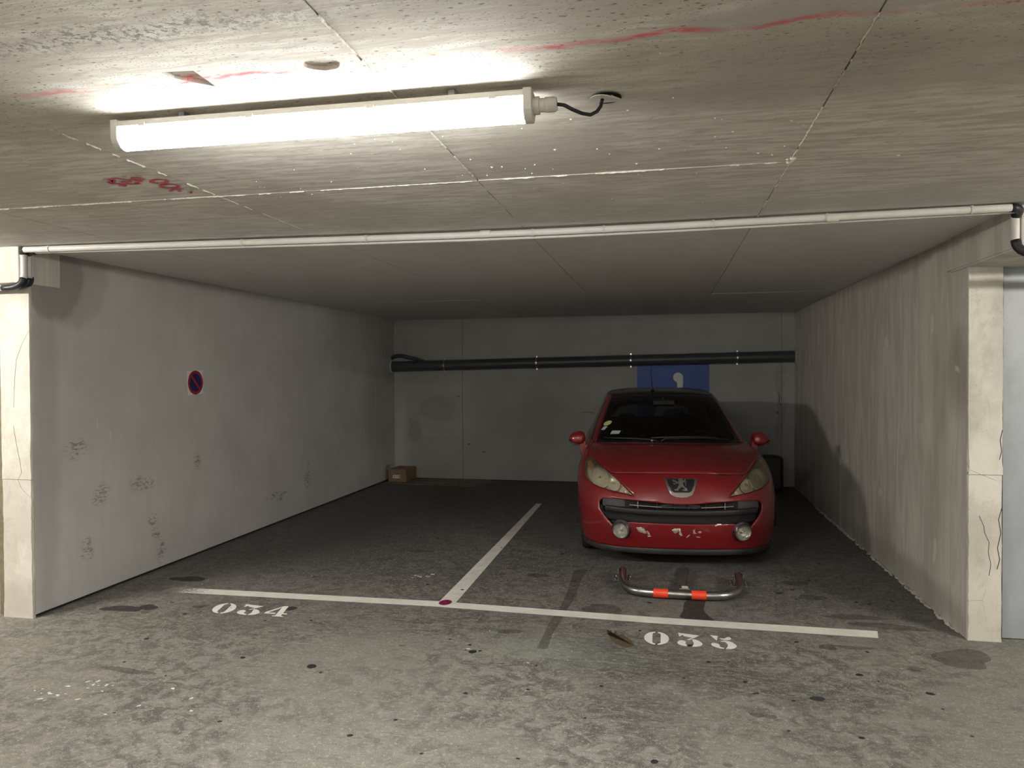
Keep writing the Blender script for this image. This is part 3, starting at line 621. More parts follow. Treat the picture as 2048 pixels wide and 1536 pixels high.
for x, y, lb in ((-5.5, 2.13, 'lit tube lamp further left along the aisle'), (4.2, 2.13, 'lit tube lamp further right along the aisle'), (-3.3, -1.4, 'added fill tube lamp behind the viewer, on the left'), (1.1, -1.4, 'added fill tube lamp behind the viewer, on the right')):  # the pair behind the viewer is added to lift the overall light
    c = lamp((x, y, H), 0.0, lb, False, 'light_warm' if y > 0 else 'light_fill')

# ------------------------------------------------------------------ conduits across the bay opening
def clip(x, y, z, r, parent):
    G().lathe([(r + .001, -.006), (r + .0035, -.006), (r + .0035, .006), (r + .001, .006), (r + .001, -.006)], lambda a, b, h: (x + h, y + a, z + b), 16).build('pipe_clip', M['pvc2'], parent, smooth='auto')
def clipz(x, y, z, r, parent):
    G().lathe([(r + .001, -.006), (r + .0035, -.006), (r + .0035, .006), (r + .001, .006), (r + .001, -.006)], lambda a, b, h: (x + a, y + b, z + h), 16).build('pipe_clip', M['pvc2'], parent, smooth='auto')
def arc(p0, p1, c, n=8):
    """quadratic bend p0 -> c -> p1"""
    return [tuple((1-t)**2 * p0[i] + 2*t*(1-t) * c[i] + t*t * p1[i] for i in range(3)) for t in [k / n for k in range(n + 1)]]
YP = [(-4.085, 4.040), (-3.2, 4.070), (-2.2, 4.120), (-1.2, 4.170), (-.6, 4.185), (.0, 4.180), (.6, 4.162), (1.2, 4.145), (1.72, 4.135)]
def ypath(x):
    for (a, b), (c, d) in zip(YP, YP[1:]):
        if x <= c: return b + (d - b) * (x - a) / (c - a)
    return YP[-1][1]
c1 = tag(empty('ceiling_conduit', (0, 0, 0)), 'thick white conduit pipe running across the ceiling over the bay opening', 'pipe')
zc = H - .024
G().tube([(x, y, zc - .008 * math.sin(PI * (x + 4.085) / 5.8)) for x, y in YP], .0195, 14).build('pipe', M['pvc'], c1, smooth='auto')
for x in (-3.9, -2.55, -1.75, -.74, -.33, .27, .85, 1.54): clip(x, ypath(x), zc - .008 * math.sin(PI * (x + 4.085) / 5.8), .0195, c1)
for x in (-1.02, .88): G().lathe([(.0195, -.03), (.0225, -.03), (.0225, .03), (.0195, .03)], lambda a, b, h, x=x: (x + h, ypath(x) + a, zc - .006 + b), 16).build('coupling', M['pvc'], c1, smooth='auto')
G().tube(arc((-4.085, 4.04, zc), (XL + .034, 4.062, 2.425), (XL + .034, 4.045, zc)), .021, 12).build('elbow', M['rub'], c1, smooth=True)
G().tube([(XL + .034, 4.062, 2.43), (XL + .034, 4.062, 2.272)], .0195, 14).build('drop_pipe', M['pvc'], c1, smooth='auto')
G().tube(arc((XL + .034, 4.062, 2.275), (-4.26, 4.04, 2.212), (XL + .03, 4.045, 2.205)), .021, 12).build('elbow', M['rub'], c1, smooth=True)
G().tube([(-4.255, 4.04, 2.212), (-9.0, 4.02, 2.212)], .0195, 14).build('pipe', M['pvc'], c1, smooth='auto')
G().tube(arc((1.72, 4.135, zc), (XR - .034, 4.21, 2.428), (XR - .02, 4.15, zc)), .0225, 12).build('elbow', M['rub'], c1, smooth=True)
G().tube([(XR - .034, 4.21, 2.43), (XR - .034, 4.21, 2.305)], .0195, 14).build('drop_pipe', M['pvc'], c1, smooth='auto')
G().tube(arc((XR - .034, 4.21, 2.305), (1.92, 4.17, 2.222), (XR - .03, 4.20, 2.215)), .0225, 12).build('elbow', M['rub'], c1, smooth=True)
G().tube([(1.915, 4.17, 2.222), (7.5, 4.16, 2.222)], .0195, 14).build('pipe', M['pvc'], c1, smooth='auto')
c2 = tag(empty('ceiling_conduit', (0, 0, 0)), 'thinner white conduit pipe lying behind the thick one under the ceiling', 'pipe')
z2 = H - .034
G().tube([(x + .05, y + .037, z2 - .018 * math.sin(PI * (x + 4.085) / 5.8)) for x, y in YP], .0115, 12).build('pipe', M['pvc'], c2, smooth='auto')
G().tube(arc((-4.04, 4.077, z2), (XL + .032, 4.103, 2.425), (XL + .032, 4.09, z2)), .018, 12).build('elbow', M['rub'], c2, smooth=True)
G().tube([(XL + .032, 4.103, 2.43), (XL + .032, 4.103, 2.278)], .0165, 14).build('drop_pipe', M['pvc'], c2, smooth='auto')
G().tube(arc((XL + .032, 4.103, 2.28), (-4.20, 4.085, 2.222), (XL + .03, 4.095, 2.215)), .018, 12).build('elbow', M['rub'], c2, smooth=True)
for z in (2.42, 2.285): clipz(XL + .032, 4.103, z, .0165, c2); clipz(XL + .034, 4.062, z, .0195, c1)
c3 = tag(empty('wall_conduit', (0, 0, 0)), 'thin white conduit drop on the left beam, rightmost of three', 'pipe')
G().tube([(XL + .022, 4.138, 2.44), (XL + .022, 4.138, 2.29)], .0075, 10).build('pipe', M['pvc'], c3, smooth='auto')
for z in (2.435, 2.295): G().tube([(XL + .022, 4.138, z - .008), (XL + .022, 4.138, z + .008)], .011, 10).build('pipe_socket', M['pvc2'], c3, smooth='auto')
G().tube(arc((XL + .022, 4.138, 2.29), (-4.15, 4.105, 2.232), (XL + .03, 4.13, 2.225)), .011, 10).build('elbow', M['rub'], c3, smooth=True)
c4 = tag(empty('wall_conduit', (0, 0, 0)), 'thin white conduit drop on the right beam beside the black elbow', 'pipe')
G().tube([(XR - .026, 4.262, 2.44), (XR - .026, 4.262, 2.31)], .0075, 10).build('pipe', M['pvc2'], c4, smooth='auto')
for z in (2.435, 2.315): G().tube([(XR - .026, 4.262, z - .008), (XR - .026, 4.262, z + .008)], .011, 10).build('pipe_socket', M['pvc2'], c4, smooth='auto')

# ------------------------------------------------------------------ drain pipe on the back wall
dp = tag(empty('drain_pipe', (0, 0, 0)), 'dark grey drain pipe sloping along the back wall', 'pipe')
yd = YB - .105
def zd(x): return 1.752 + (1.858 - 1.752) * (x + 4.14) / 5.94
G().tube([(XL - .02, yd, zd(XL)), (XR + .02, yd, zd(XR))], .079, 28).build('pipe', M['drain'], dp, smooth='auto')
G().tube([(.36, yd, zd(.36)), (.62, yd, zd(.62))], .0815, 28).build('coupling', M['drain'], dp, smooth='auto')
for x in (-3.29, -1.855, -.465, 1.022):
    z = zd(x); e = G().lathe([(.080, -.011), (.083, -.011), (.083, .011), (.080, .011), (.080, -.011)], lambda a, b, h: (x + h, yd + a, z + b), 30).build('clamp', M['zinc'], dp, smooth='auto')
    for s in (-1, 1):
        G().box(x - .012, x + .012, yd - .012, yd + .012, z + s * .092 - .012, z + s * .092 + .012).build('bolt', M['zinc'], e, bevel=.003)
    G().tube([(x, yd + .08, z), (x, YB - .0005, z)], .006, 8).build('rod', M['zinc'], e)
G().tube([(-3.62, yd + .01, zd(-3.62) + .065), (-3.74, yd + .01, zd(-3.7) + .10), (-3.98, yd + .01, zd(-3.9) + .16), (-4.06, yd + .01, zd(-4) + .165), (XL - .02, yd + .01, zd(-4) + .13)], [.022, .028, .03, .032, .03], 14).build('branch_pipe', M['drain'], dp, smooth=True)
for x in (XL + .004, XR - .004): G().lathe([(.079, -.012), (.098, -.012), (.092, .012), (.079, .012)], lambda a, b, h: (x + h, yd + a * 1.0, zd(x) + b), 24).build('mortar_collar', M['wl'], dp, smooth='auto')

# ------------------------------------------------------------------ signs
ds = tag(empty('parking_sign', (0.13, YB, 1.24)), 'large blue panel with a white figure on the back wall behind the car', 'sign')
BOX('panel', M['blue'], -.512, .512, -.006, .002, -.53, .515, ds)
def onsign(polys, d):
    for P in polys: G().prism([(a - .13, b - 1.24) for a, b in P], lambda a, b, h: (a, -.006 - d - h, b), .0012).build('pictogram', M['white'], ds)
onsign([[(.206 + .07 * math.cos(2*PI*k/28), 1.568 + .07 * math.sin(2*PI*k/28)) for k in range(28)]], 0)
onsign([[(.190, 1.505), (.24, 1.60), (.274, 1.585), (.277, 1.5), (.262, 1.25), (.262, 1.12), (.02, 1.10), (-.1, .86), (-.18, .90), (-.07, 1.19), (.185, 1.21), (.195, 1.46)]], .0006)
onsign([[(.1 + r_ * math.cos(t), 1.02 + r_ * math.sin(t)) for r_, ts in ((.26, [math.radians(-170 + 230 * k / 20) for k in range(21)]), (.20, [math.radians(60 - 230 * k / 20) for k in range(21)])) for t in ts]], .0012)
ns = tag(empty('no_parking_sign', (XL + .0, 5.892, 1.565)), 'round red and navy no-parking sign on a white square, left wall', 'sign')
G().prism([(-.113, .102), (.108, .112), (.112, -.104), (-.102, -.112)], lambda a, b, h: (h, a, b), .003).build('backing_plate', M['white'], ns)
def dring(name, r0, r1, m, d0):
    n = 40; vs = []; fs = []
    if r0 == 0:
        G().prism([(r1 * math.cos(2*PI*k/n), r1 * math.sin(2*PI*k/n)) for k in range(n)], lambda a, b, h: (d0 + h, a, b), .0012).build(name, m, ns); return
    G().lathe([(r0, d0), (r0, d0 + .0012), (r1, d0 + .0012), (r1, d0)], lambda a, b, h: (h, a, b), n).build(name, m, ns)
dring('face', 0, .086, M['snavy'], .003); dring('red_ring', .083, .1085, M['sred'], .0035)
G().prism([(-.066, .050), (-.050, .066), (.066, -.050), (.050, -.066)], lambda a, b, h: (.0042 + h, a, b), .001).build('red_bar', M['sred'], ns)

# ------------------------------------------------------------------ cardboard in the corner
bx = tag(empty('cardboard_box', (-3.93, 10.40, .011), -.03), 'small closed brown cardboard box with a white label in the back corner', 'box')
BOX('carton', M['card'], -.142, .142, 0, .43, 0, .185, bx, bevel=.003)
G().box(-.144, .144, .19, .24, .1853, .1862).build('tape', M['card2'], bx)
G().box(-.143, -.001, .0, .43, .185, .188).build('flap', M['card'], bx); G().box(.001, .143, .0, .43, .185, .188).build('flap', M['card'], bx)
lb = G().box(-.07, .05, -.0025, -.0005, .055, .105).build('label', M['paper'], bx)
for k in range(3): G().box(-.06, -.02 + .03 * k, -.0032, -.0024, .066 + .011 * k, .070 + .011 * k).build('print_line', M['ink'], lb)
G().box(.025, .046, -.0032, -.0024, .065, .095).build('print_block', M['ink'], lb)
c_1 = tag(G().prism([(-4.1, 10.33), (-3.70, 10.27), (-2.70, 10.20), (-2.47, 10.80), (-4.1, 10.86)], lambda a, b, h: (a, b, .001 + h), .0045).build('cardboard_sheet', M['card2'], None), 'flattened dark cardboard sheet on the floor by the back wall, bottom one', 'cardboard')
c_2 = tag(G().prism([(-3.66, 10.46), (-2.74, 10.40), (-2.58, 10.84), (-3.66, 10.85)], lambda a, b, h: (a, b, .006 + h), .0045).build('cardboard_sheet', M['card2'], None), 'smaller cardboard sheet lying on top of the flattened one by the back wall', 'cardboard')
tp = tag(empty('water_stub', (XL, 10.52, .235)), 'small metal pipe stub on the left wall above the cardboard box', 'pipe')
G().tube([(-.005, 0, 0), (.05, 0, 0)], .014, 12).build('stub', M['zinc'], tp, smooth='auto'); G().tube([(.032, 0, 0), (.056, 0, 0)], .021, 6).build('nut', M['zinc'], tp)
cs = tag(empty('storage_case', (1.40, 10.44, 0)), 'black upright case with rounded corners in the dark right back corner', 'case')
BOX('shell', M['rub'], -.17, .177, -.13, .14, .03, .50, cs, bevel=.045)
G().tube([(-.07, 0, .492), (-.07, 0, .506), (.07, 0, .506), (.07, 0, .492)], .008, 8).build('handle', M['rub'], cs, smooth=True)
for sx in (-.12, .12):
    G().tube([(sx - .014, .0, .026), (sx + .014, .0, .026)], .026, 14).build('wheel', M['rub'], cs, smooth='auto')
G().box(-.171, .178, -.004, .004, .05, .48).build('seam', M['gap'], cs)

# ------------------------------------------------------------------ folding parking barrier lying in front of the car
br = tag(empty('parking_barrier', (0.12, 5.6, 0)), 'folded steel hoop parking barrier with two red bands lying before the car', 'barrier')
def bp(x, y, z): return (x - .12, y - 5.6, z)
key = [(-.318, 5.86, .062), (-.316, 5.78, .06), (-.312, 5.66, .054), (-.296, 5.55, .048), (-.262, 5.455, .044), (-.20, 5.392, .042), (-.12, 5.368, .042), (0.0, 5.360, .042), (.12, 5.360, .042), (.25, 5.362, .042), (.37, 5.372, .042), (.45, 5.405, .042), (.51, 5.47, .044), (.545, 5.56, .048), (.558, 5.67, .054), (.560, 5.78, .06), (.560, 5.86, .062)]
# smooth the path
def smooth_path(P, n=5):
    out = []
    for i in range(len(P) - 1):
        p0, p1, p2, p3 = P[max(i-1, 0)], P[i], P[i+1], P[min(i+2, len(P)-1)]
        for k in range(n):
            t = k / n; out.append(tuple(0.5 * ((2*p1[a]) + (-p0[a]+p2[a])*t + (2*p0[a]-5*p1[a]+4*p2[a]-p3[a])*t*t + (-p0[a]+3*p1[a]-3*p2[a]+p3[a])*t**3) for a in range(3)))
    return out + [P[-1]]
hp = [bp(*p) for p in smooth_path(key)]
G().tube(hp, .0305, 16).build('hoop', M['steel'], br, smooth='auto')
for (x0, x1) in ((-.074, .029), (.193, .295)):
    mid_ = [p for p in hp if -.30 < p[0] < .36 and p[1] < -.15]
    G().tube([tuple(float(np.interp(x, [p[0] for p in mid_], [p[a] for p in mid_])) if a else x for a in range(3)) for x in [x0 - .12 + (x1 - x0) * k / 6 for k in range(7)]], .0322, 18).build('red_band', M['band'], br, smooth='auto')
for sx in (-.318, .560):
    pl = G().box(sx - .12 - .075, sx - .12 + .075, .17, .30, 0, .005).build('base_plate', M['plate'], br, bevel=.002)
    for s in (-1, 1):
        G().prism([(.18, .004), (.29, .004), (.285, .07), (.25, .088), (.21, .088), (.185, .06)], lambda a, b, h: (sx - .12 + s * .030 + h * s, a, b), .005).build('bracket', M['plate'], br, bevel=.001)
        for yy in (.195, .275): G().tube([(sx - .12 + s * .056, yy, .003), (sx - .12 + s * .056, yy, .020)], .009, 6).build('bolt', M['zinc'], br)
    G().tube([(sx - .12 - .042, .24, .062), (sx - .12 + .042, .24, .062)], .009, 10).build('hinge_pin', M['zinc'], br)
ar = G().add([bp(.085, 5.39, .052), bp(.145, 5.39, .052), bp(.192, 6.22, .014), bp(.132, 6.22, .014), bp(.085, 5.39, .030), bp(.145, 5.39, .030), bp(.192, 6.22, .0), bp(.132, 6.22, .0)], [(0, 1, 2, 3), (4, 7, 6, 5), (0, 4, 5, 1), (1, 5, 6, 2), (2, 6, 7, 3), (3, 7, 4, 0)]).build('lock_arm', M['plate'], br, bevel=.003)
lk = G().box(-.012, .062, -.175, -.10, .03, .066).build('lock_box', M['steel'], br, bevel=.004)
G().box(.008, .052, -.165, -.115, .0662, .0672).build('label', M['paper'], lk)

# ------------------------------------------------------------------ the red hatchback
LOW=[
[(0,.075,.17),(.3,.09,.17),(.55,.16,.165),(.72,.30,.16),(.80,.44,.17),(.84,.60,.19),(.85,.85,.19),(.835,1.3,.19),(.84,2.0,.2),(.83,2.9,.2),(.82,3.4,.22),(.74,3.85,.25),(.45,4.0,.26),(0,4.02,.26)],
[(0,.015,.30),(.3,.03,.30),(.55,.11,.30),(.73,.25,.30),(.825,.42,.30),(.868,.62,.31),(.878,.85,.32),(.855,1.3,.32),(.86,2.0,.33),(.86,2.9,.33),(.85,3.4,.33),(.77,3.86,.33),(.47,4.02,.33),(0,4.03,.33)],
[(0,0,.44),(.3,.015,.44),(.55,.09,.44),(.74,.24,.445),(.835,.42,.45),(.875,.62,.47),(.888,.85,.50),(.868,1.3,.48),(.872,2.,.48),(.872,2.9,.5),(.865,3.4,.5),(.78,3.88,.5),(.48,4.03,.5),(0,4.03,.5)],
[(0,.02,.55),(.3,.035,.555),(.55,.115,.565),(.74,.265,.58),(.83,.43,.60),(.87,.63,.64),(.884,.85,.68),(.87,1.3,.62),(.868,2,.62),(.862,2.9,.66),(.865,3.4,.66),(.77,3.86,.66),(.47,4.01,.66),(0,4.02,.66)],
[(0,.05,.66),(.3,.075,.66),(.53,.165,.665),(.715,.315,.69),(.805,.48,.72),(.85,.66,.76),(.868,.85,.79),(.865,1.3,.74),(.862,2,.74),(.855,2.9,.78),(.845,3.4,.78),(.75,3.84,.78),(.45,3.98,.78),(0,4.0,.78)],
[(0,.125,.785),(.28,.155,.78),(.5,.26,.775),(.67,.41,.79),(.765,.55,.82),(.80,.72,.85),(.826,.9,.868),(.848,1.3,.85),(.85,2,.85),(.845,2.9,.87),(.82,3.4,.87),(.72,3.80,.88),(.43,3.94,.88),(0,3.96,.88)],
[(0,.48,.885),(.26,.50,.88),(.48,.57,.872),(.635,.67,.875),(.72,.77,.888),(.752,.90,.91),(.783,1.07,.925),(.818,1.4,.925),(.825,2,.935),(.812,2.9,.95),(.775,3.4,.95),(.69,3.74,.96),(.42,3.88,.96),(0,3.9,.96)],
[(0,1.02,.965),(.24,1.035,.963),(.46,1.08,.957),(.605,1.15,.95),(.695,1.24,.946),(.733,1.33,.955),(.757,1.42,.965),(.777,1.65,.975),(.78,2.1,.985),(.762,2.9,1.01),(.73,3.4,1.02),(.66,3.70,1.03),(.40,3.84,1.03),(0,3.86,1.03)],
]
TOP=[LOW[-1],
[(0,1.44,1.185),(.22,1.45,1.183),(.42,1.49,1.175),(.55,1.55,1.165),(.63,1.62,1.158),(.663,1.70,1.16),(.68,1.80,1.165),(.688,1.98,1.18),(.686,2.25,1.2),(.668,2.9,1.22),(.63,3.35,1.22),(.59,3.60,1.22),(.36,3.74,1.22),(0,3.76,1.22)],
[(0,1.85,1.378),(.20,1.86,1.376),(.37,1.89,1.368),(.48,1.93,1.36),(.545,1.98,1.355),(.578,2.05,1.366),(.593,2.15,1.376),(.597,2.32,1.388),(.595,2.55,1.392),(.575,3.0,1.385),(.54,3.35,1.36),(.50,3.5,1.345),(.30,3.60,1.34),(0,3.62,1.34)],
[(0,2.08,1.437),(.19,2.09,1.437),(.35,2.12,1.433),(.45,2.16,1.428),(.505,2.22,1.426),(.53,2.3,1.43),(.545,2.38,1.435),(.552,2.48,1.44),(.555,2.62,1.443),(.54,3.0,1.435),(.50,3.25,1.415),(.43,3.37,1.405),(.26,3.46,1.40),(0,3.48,1.40)],
[(0,2.35,1.463),(.1,2.36,1.463),(.19,2.38,1.462),(.24,2.42,1.461),(.27,2.47,1.461),(.285,2.53,1.461),(.29,2.6,1.462),(.295,2.68,1.462),(.295,2.78,1.46),(.285,2.95,1.457),(.25,3.05,1.45),(.2,3.12,1.445),(.12,3.16,1.443),(0,3.17,1.443)],
]

class Surf:
    """uniform bicubic B-spline skin over rows of control points; u runs from the middle of the nose round the side to the tail, v upwards; negative u is the other side"""
    def __init__(s, C):
        C = np.array(C, float); m = C[:, 1:2].copy(); m[..., 0] *= -1; e = C[:, -2:-1].copy(); e[..., 0] *= -1
        C = np.concatenate([m, C, e], 1); s.P = np.concatenate([2*C[:1] - C[1:2], C, 2*C[-1:] - C[-2:-1]], 0); s.nv = len(C) - 1; s.nu = C.shape[1] - 3
    @staticmethod
    def w(t): return np.stack([(1-t)**3, 3*t**3 - 6*t*t + 4, -3*t**3 + 3*t*t + 3*t + 1, t**3], -1) / 6
    def __call__(s, u, v):
        u = np.atleast_1d(np.asarray(u, float)); v = np.clip(np.atleast_1d(np.asarray(v, float)), 0, s.nv); sg = np.where(u < 0, -1.0, 1.0); u = np.minimum(np.abs(u), s.nu)
        i = np.minimum(u.astype(int), s.nu - 1); j = np.minimum(v.astype(int), s.nv - 1); wu = s.w(u - i); wv = s.w(v - j)
        out = np.zeros((len(u), 3))
        for a in range(4):
            for b in range(4): out += (wv[:, a] * wu[:, b])[:, None] * s.P[j + a, i + b]
        out[:, 0] *= sg; return out
    def nor(s, u, v):
        u = np.atleast_1d(np.asarray(u, float)); v = np.atleast_1d(np.asarray(v, float)); e = 1e-3
        vc = np.clip(v, e, s.nv - e); n = np.cross(s(u + e, vc) - s(u - e, vc), s(u, vc + e) - s(u, vc - e)); return n / np.linalg.norm(n, axis=1)[:, None]
SL, ST = Surf(LOW), Surf(TOP)
_gu, _gv = np.meshgrid(np.linspace(-5.2, 5.2, 105), np.linspace(0, 7, 71)); _gu, _gv = _gu.ravel(), _gv.ravel(); _gp = SL(_gu, _gv)
def front_uv(x, z):
    """(u, v) of the nose surface seen from the front at x, z"""
    x = np.atleast_1d(np.asarray(x, float)); z = np.atleast_1d(np.asarray(z, float))
    k = ((_gp[None, :, 0] - x[:, None])**2 + (_gp[None, :, 2] - z[:, None])**2).argmin(1); u, v = _gu[k].copy(), _gv[k].copy(); e = 1e-4
    for _ in range(8):
        p = SL(u, v); a = (SL(u + e, v) - p) / e; b = (SL(u, v + e) - p) / e; rx, rz = x - p[:, 0], z - p[:, 2]
        det = a[:, 0]*b[:, 2] - b[:, 0]*a[:, 2]; det = np.where(abs(det) < 1e-6, 1e-6, det)
        u += np.clip((rx*b[:, 2] - rz*b[:, 0]) / det, -.3, .3); v = np.clip(v + np.clip((a[:, 0]*rz - a[:, 2]*rx) / det, -.3, .3), 0, 7)
    return u, v
def front_pt(x, z, off=0.0):
    u, v = front_uv(x, z); return SL(u, v) + SL.nor(u, v) * np.asarray(off).reshape(-1, 1)

def mat_car_paint():
    b = MB('red_car_paint'); f = b.noise(60, 4, 0.7, vec=b.obj()); d = b.noise(7, 5, 0.6, vec=b.obj())
    c = b.mix(b.mr(f, 0.4, 0.7, 0, 0.10), (0.18, 0.0036, 0.007), (0.16, 0.013, 0.015))
    return b.set(col=c, rough=b.mr(d, 0.3, 0.7, 0.34, 0.46), spec=0.5, coat=0.8, coatr=b.mr(d, 0.35, 0.7, 0.03, 0.10))
def mat_glass(name, tint, haze=0.0, hazec=(0.5, 0.48, 0.4), fres=1.45):
    b = MB(name); t = b.t; tr = b.n('ShaderNodeBsdfTransparent'); b.put(tr.inputs[0], tint); gl = b.n('ShaderNodeBsdfGlossy'); gl.inputs['Roughness'].default_value = 0.02; gl.inputs[0].default_value = (1, 1, 1, 1)
    fr = b.n('ShaderNodeFresnel'); fr.inputs[0].default_value = fres; m1 = b.n('ShaderNodeMixShader'); b.put(m1.inputs[0], fr.outputs[0]); b.put(m1.inputs[1], tr.outputs[0]); b.put(m1.inputs[2], gl.outputs[0]); last = m1
    if haze:
        df = b.n('ShaderNodeBsdfDiffuse'); b.put(df.inputs[0], hazec); m2 = b.n('ShaderNodeMixShader'); b.put(m2.inputs[0], b.mr(b.noise(25, 4, vec=b.obj()), .3, .7, haze * .6, haze * 1.3)); b.put(m2.inputs[1], m1.outputs[0]); b.put(m2.inputs[2], df.outputs[0]); last = m2
    t.nodes.remove(b.p); t.links.new(last.outputs[0], b.out.inputs[0]); return b.m
M['car'] = mat_car_paint(); M['glass'] = mat_glass('tinted_car_glass', (0.36, 0.40, 0.39)); M['lens'] = mat_glass('yellowed_lens', (0.97, 0.94, 0.84), 0.05, (0.50, 0.46, 0.33)); M['foglens'] = mat_glass('fog_lens', (0.95, 0.95, 0.92), 0.05)
M['blackgloss'] = plain('gloss_black_panel', (0.008, 0.008, 0.009), 0.18, spec=0.35); M['plast'] = plain('matt_black_bumper_plastic', (0.012, 0.012, 0.014), 0.42, var=0.15, sc=40); M['plast2'] = plain('dark_grey_plastic', (0.05, 0.05, 0.052), 0.5)
M['chrome'] = plain('chrome', (0.78, 0.76, 0.72), 0.12, 1.0); M['refl'] = plain('lamp_reflector_silver', (0.93, 0.91, 0.85), 0.10, 0.62, var=0.05, sc=25, bump=0.9); M['reflm'] = plain('lamp_bowl_beige', (0.62, 0.58, 0.46), 0.25, 0.25, var=0.1, sc=20); M['amber'] = plain('amber_indicator', (0.50, 0.30, 0.10), 0.35, 0.2)
M['satin'] = plain('satin_chrome', (0.50, 0.46, 0.41), 0.30, 1.0); M['badge'] = plain('badge_black', (0.012, 0.013, 0.016), 0.3); M['tyre'] = plain('tyre_rubber', (0.017, 0.017, 0.017), 0.75, var=0.2, sc=30); M['rim'] = plain('silver_alloy', (0.45, 0.45, 0.46), 0.35, 0.9)
M['trim_in'] = plain('dark_interior', (0.012, 0.012, 0.013), 0.8); M['seat'] = plain('dark_seat_cloth', (0.016, 0.015, 0.016), 0.9); M['seatred'] = plain('dark_red_seat_insert', (0.06, 0.012, 0.014), 0.9); M['lining'] = plain('grey_roof_lining', (0.12, 0.12, 0.115), 0.9); M['under'] = plain('underbody_black', (0.01, 0.01, 0.01), 0.9); M['glint'] = plain('pale_glint', (0.58, 0.50, 0.45), 0.28, 0.5, var=0.45, sc=70)  # the last one is the pale colour of the painted bumper glints
M['stick_y'] = plain('sticker_yellow', (0.55, 0.55, 0.25), 0.5); M['stick_g'] = plain('sticker_pale_green', (0.42, 0.52, 0.48), 0.5); M['lip'] = plain('grey_scraped_lip', (0.016, 0.0155, 0.015), 0.5, var=0.6, sc=9)

car = tag(empty('car', (0.148, 6.095, 0), 0.0845), 'red hatchback with a black roof parked nose out in the right bay', 'car')

# --- cut the lower skin along its shut lines: constrained triangulation in (u, v)
HL = [(4.69, 5.37), (4.75, 4.77), (4.38, 4.26), (3.95, 3.95), (3.5, 3.83), (2.96, 3.73), (2.37, 3.67), (1.84, 3.61), (1.36, 3.50), (1.63, 3.94), (2.03, 4.47), (2.49, 4.89), (3.19, 5.32), (3.92, 5.50)]
MOUTH = [(0, 2.99), (.46, 3.07), (1.02, 3.15), (1.42, 3.16), (1.73, 3.15), (2.1, 3.10), (2.42, 3.02), (2.58, 2.92), (2.68, 2.74), (2.69, 2.55), (2.64, 2.29), (2.49, 1.99), (2.3, 1.68), (2.06, 1.38), (1.72, 1.36), (1.57, 1.66), (1.02, 1.69), (.46, 1.68), (0, 1.68)]
HOOD = [(0, 5.06), (.5, 5.06), (1.07, 5.05), (1.7, 4.99), (2.28, 4.90), (2.49, 4.93), (3.19, 5.37), (3.92, 5.56), (4.62, 5.50), (5.00, 5.80), (5.30, 6.10), (5.20, 6.40), (4.95, 6.70), (4.62, 6.97), (3.6, 6.97), (2.4, 6.97), (1.2, 6.97), (0, 6.97)]
ARCH_F = [(4.309, .942), (4.35, 1.405), (4.446, 1.82), (4.596, 2.178), (4.793, 2.472), (5.03, 2.695), (5.297, 2.842), (5.566, 2.922), (5.813, 2.941), (6.026, 2.897), (6.206, 2.783), (6.355, 2.597), (6.476, 2.343), (6.569, 2.03), (6.636, 1.669), (6.676, 1.267), (6.689, .817)]
ARCH_R = [(9.297, .731), (9.308, 1.197), (9.341, 1.603), (9.396, 1.964), (9.473, 2.283), (9.569, 2.553), (9.684, 2.762), (9.813, 2.895), (9.951, 2.941), (10.091, 2.895), (10.227, 2.761), (10.353, 2.551), (10.466, 2.28), (10.564, 1.96), (10.644, 1.597), (10.703, 1.176), (10.733, .627)]
def dens(P, closed=True, step=0.09, sm=True):
    P = list(P); n = len(P); out = []
    for i in range(n if closed else n - 1):
        p0, p1, p2, p3 = (P[(i-1) % n], P[i], P[(i+1) % n], P[(i+2) % n]) if closed else (P[max(i-1, 0)], P[i], P[i+1], P[min(i+2, n-1)])
        m = max(1, int(math.hypot(p2[0]-p1[0], p2[1]-p1[1]) / step))
        d1 = Vector((p1[0]-p0[0], p1[1]-p0[1])); d2 = Vector((p2[0]-p1[0], p2[1]-p1[1])); d3 = Vector((p3[0]-p2[0], p3[1]-p2[1]))
        s1 = sm and d1.length > 1e-6 and d1.normalized().dot(d2.normalized()) > .45; s2 = sm and d3.length > 1e-6 and d2.normalized().dot(d3.normalized()) > .45
        t1 = Vector((p2[0]-p0[0], p2[1]-p0[1])) * .5 if s1 else d2; t2 = Vector((p3[0]-p1[0], p3[1]-p1[1])) * .5 if s2 else d2
        if s1: t1 = t1 * min(1, 1.2 * d2.length / max(t1.length, 1e-6))
        if s2: t2 = t2 * min(1, 1.2 * d2.length / max(t2.length, 1e-6))
        for k in range(m):
            t = k / m; h1 = 2*t**3 - 3*t*t + 1; h2 = t**3 - 2*t*t + t; h3 = -2*t**3 + 3*t*t; h4 = t**3 - t*t
            out.append((h1*p1[0] + h2*t1.x + h3*p2[0] + h4*t2.x, h1*p1[1] + h2*t1.y + h3*p2[1] + h4*t2.y))
    if not closed: out.append(P[-1])
    return out
def full(half):                     # closed loop symmetric about u = 0 from a half outline that starts and ends on u = 0
    d = dens(half, False); return d + [(-a, b) for a, b in reversed(d[1:-1])]
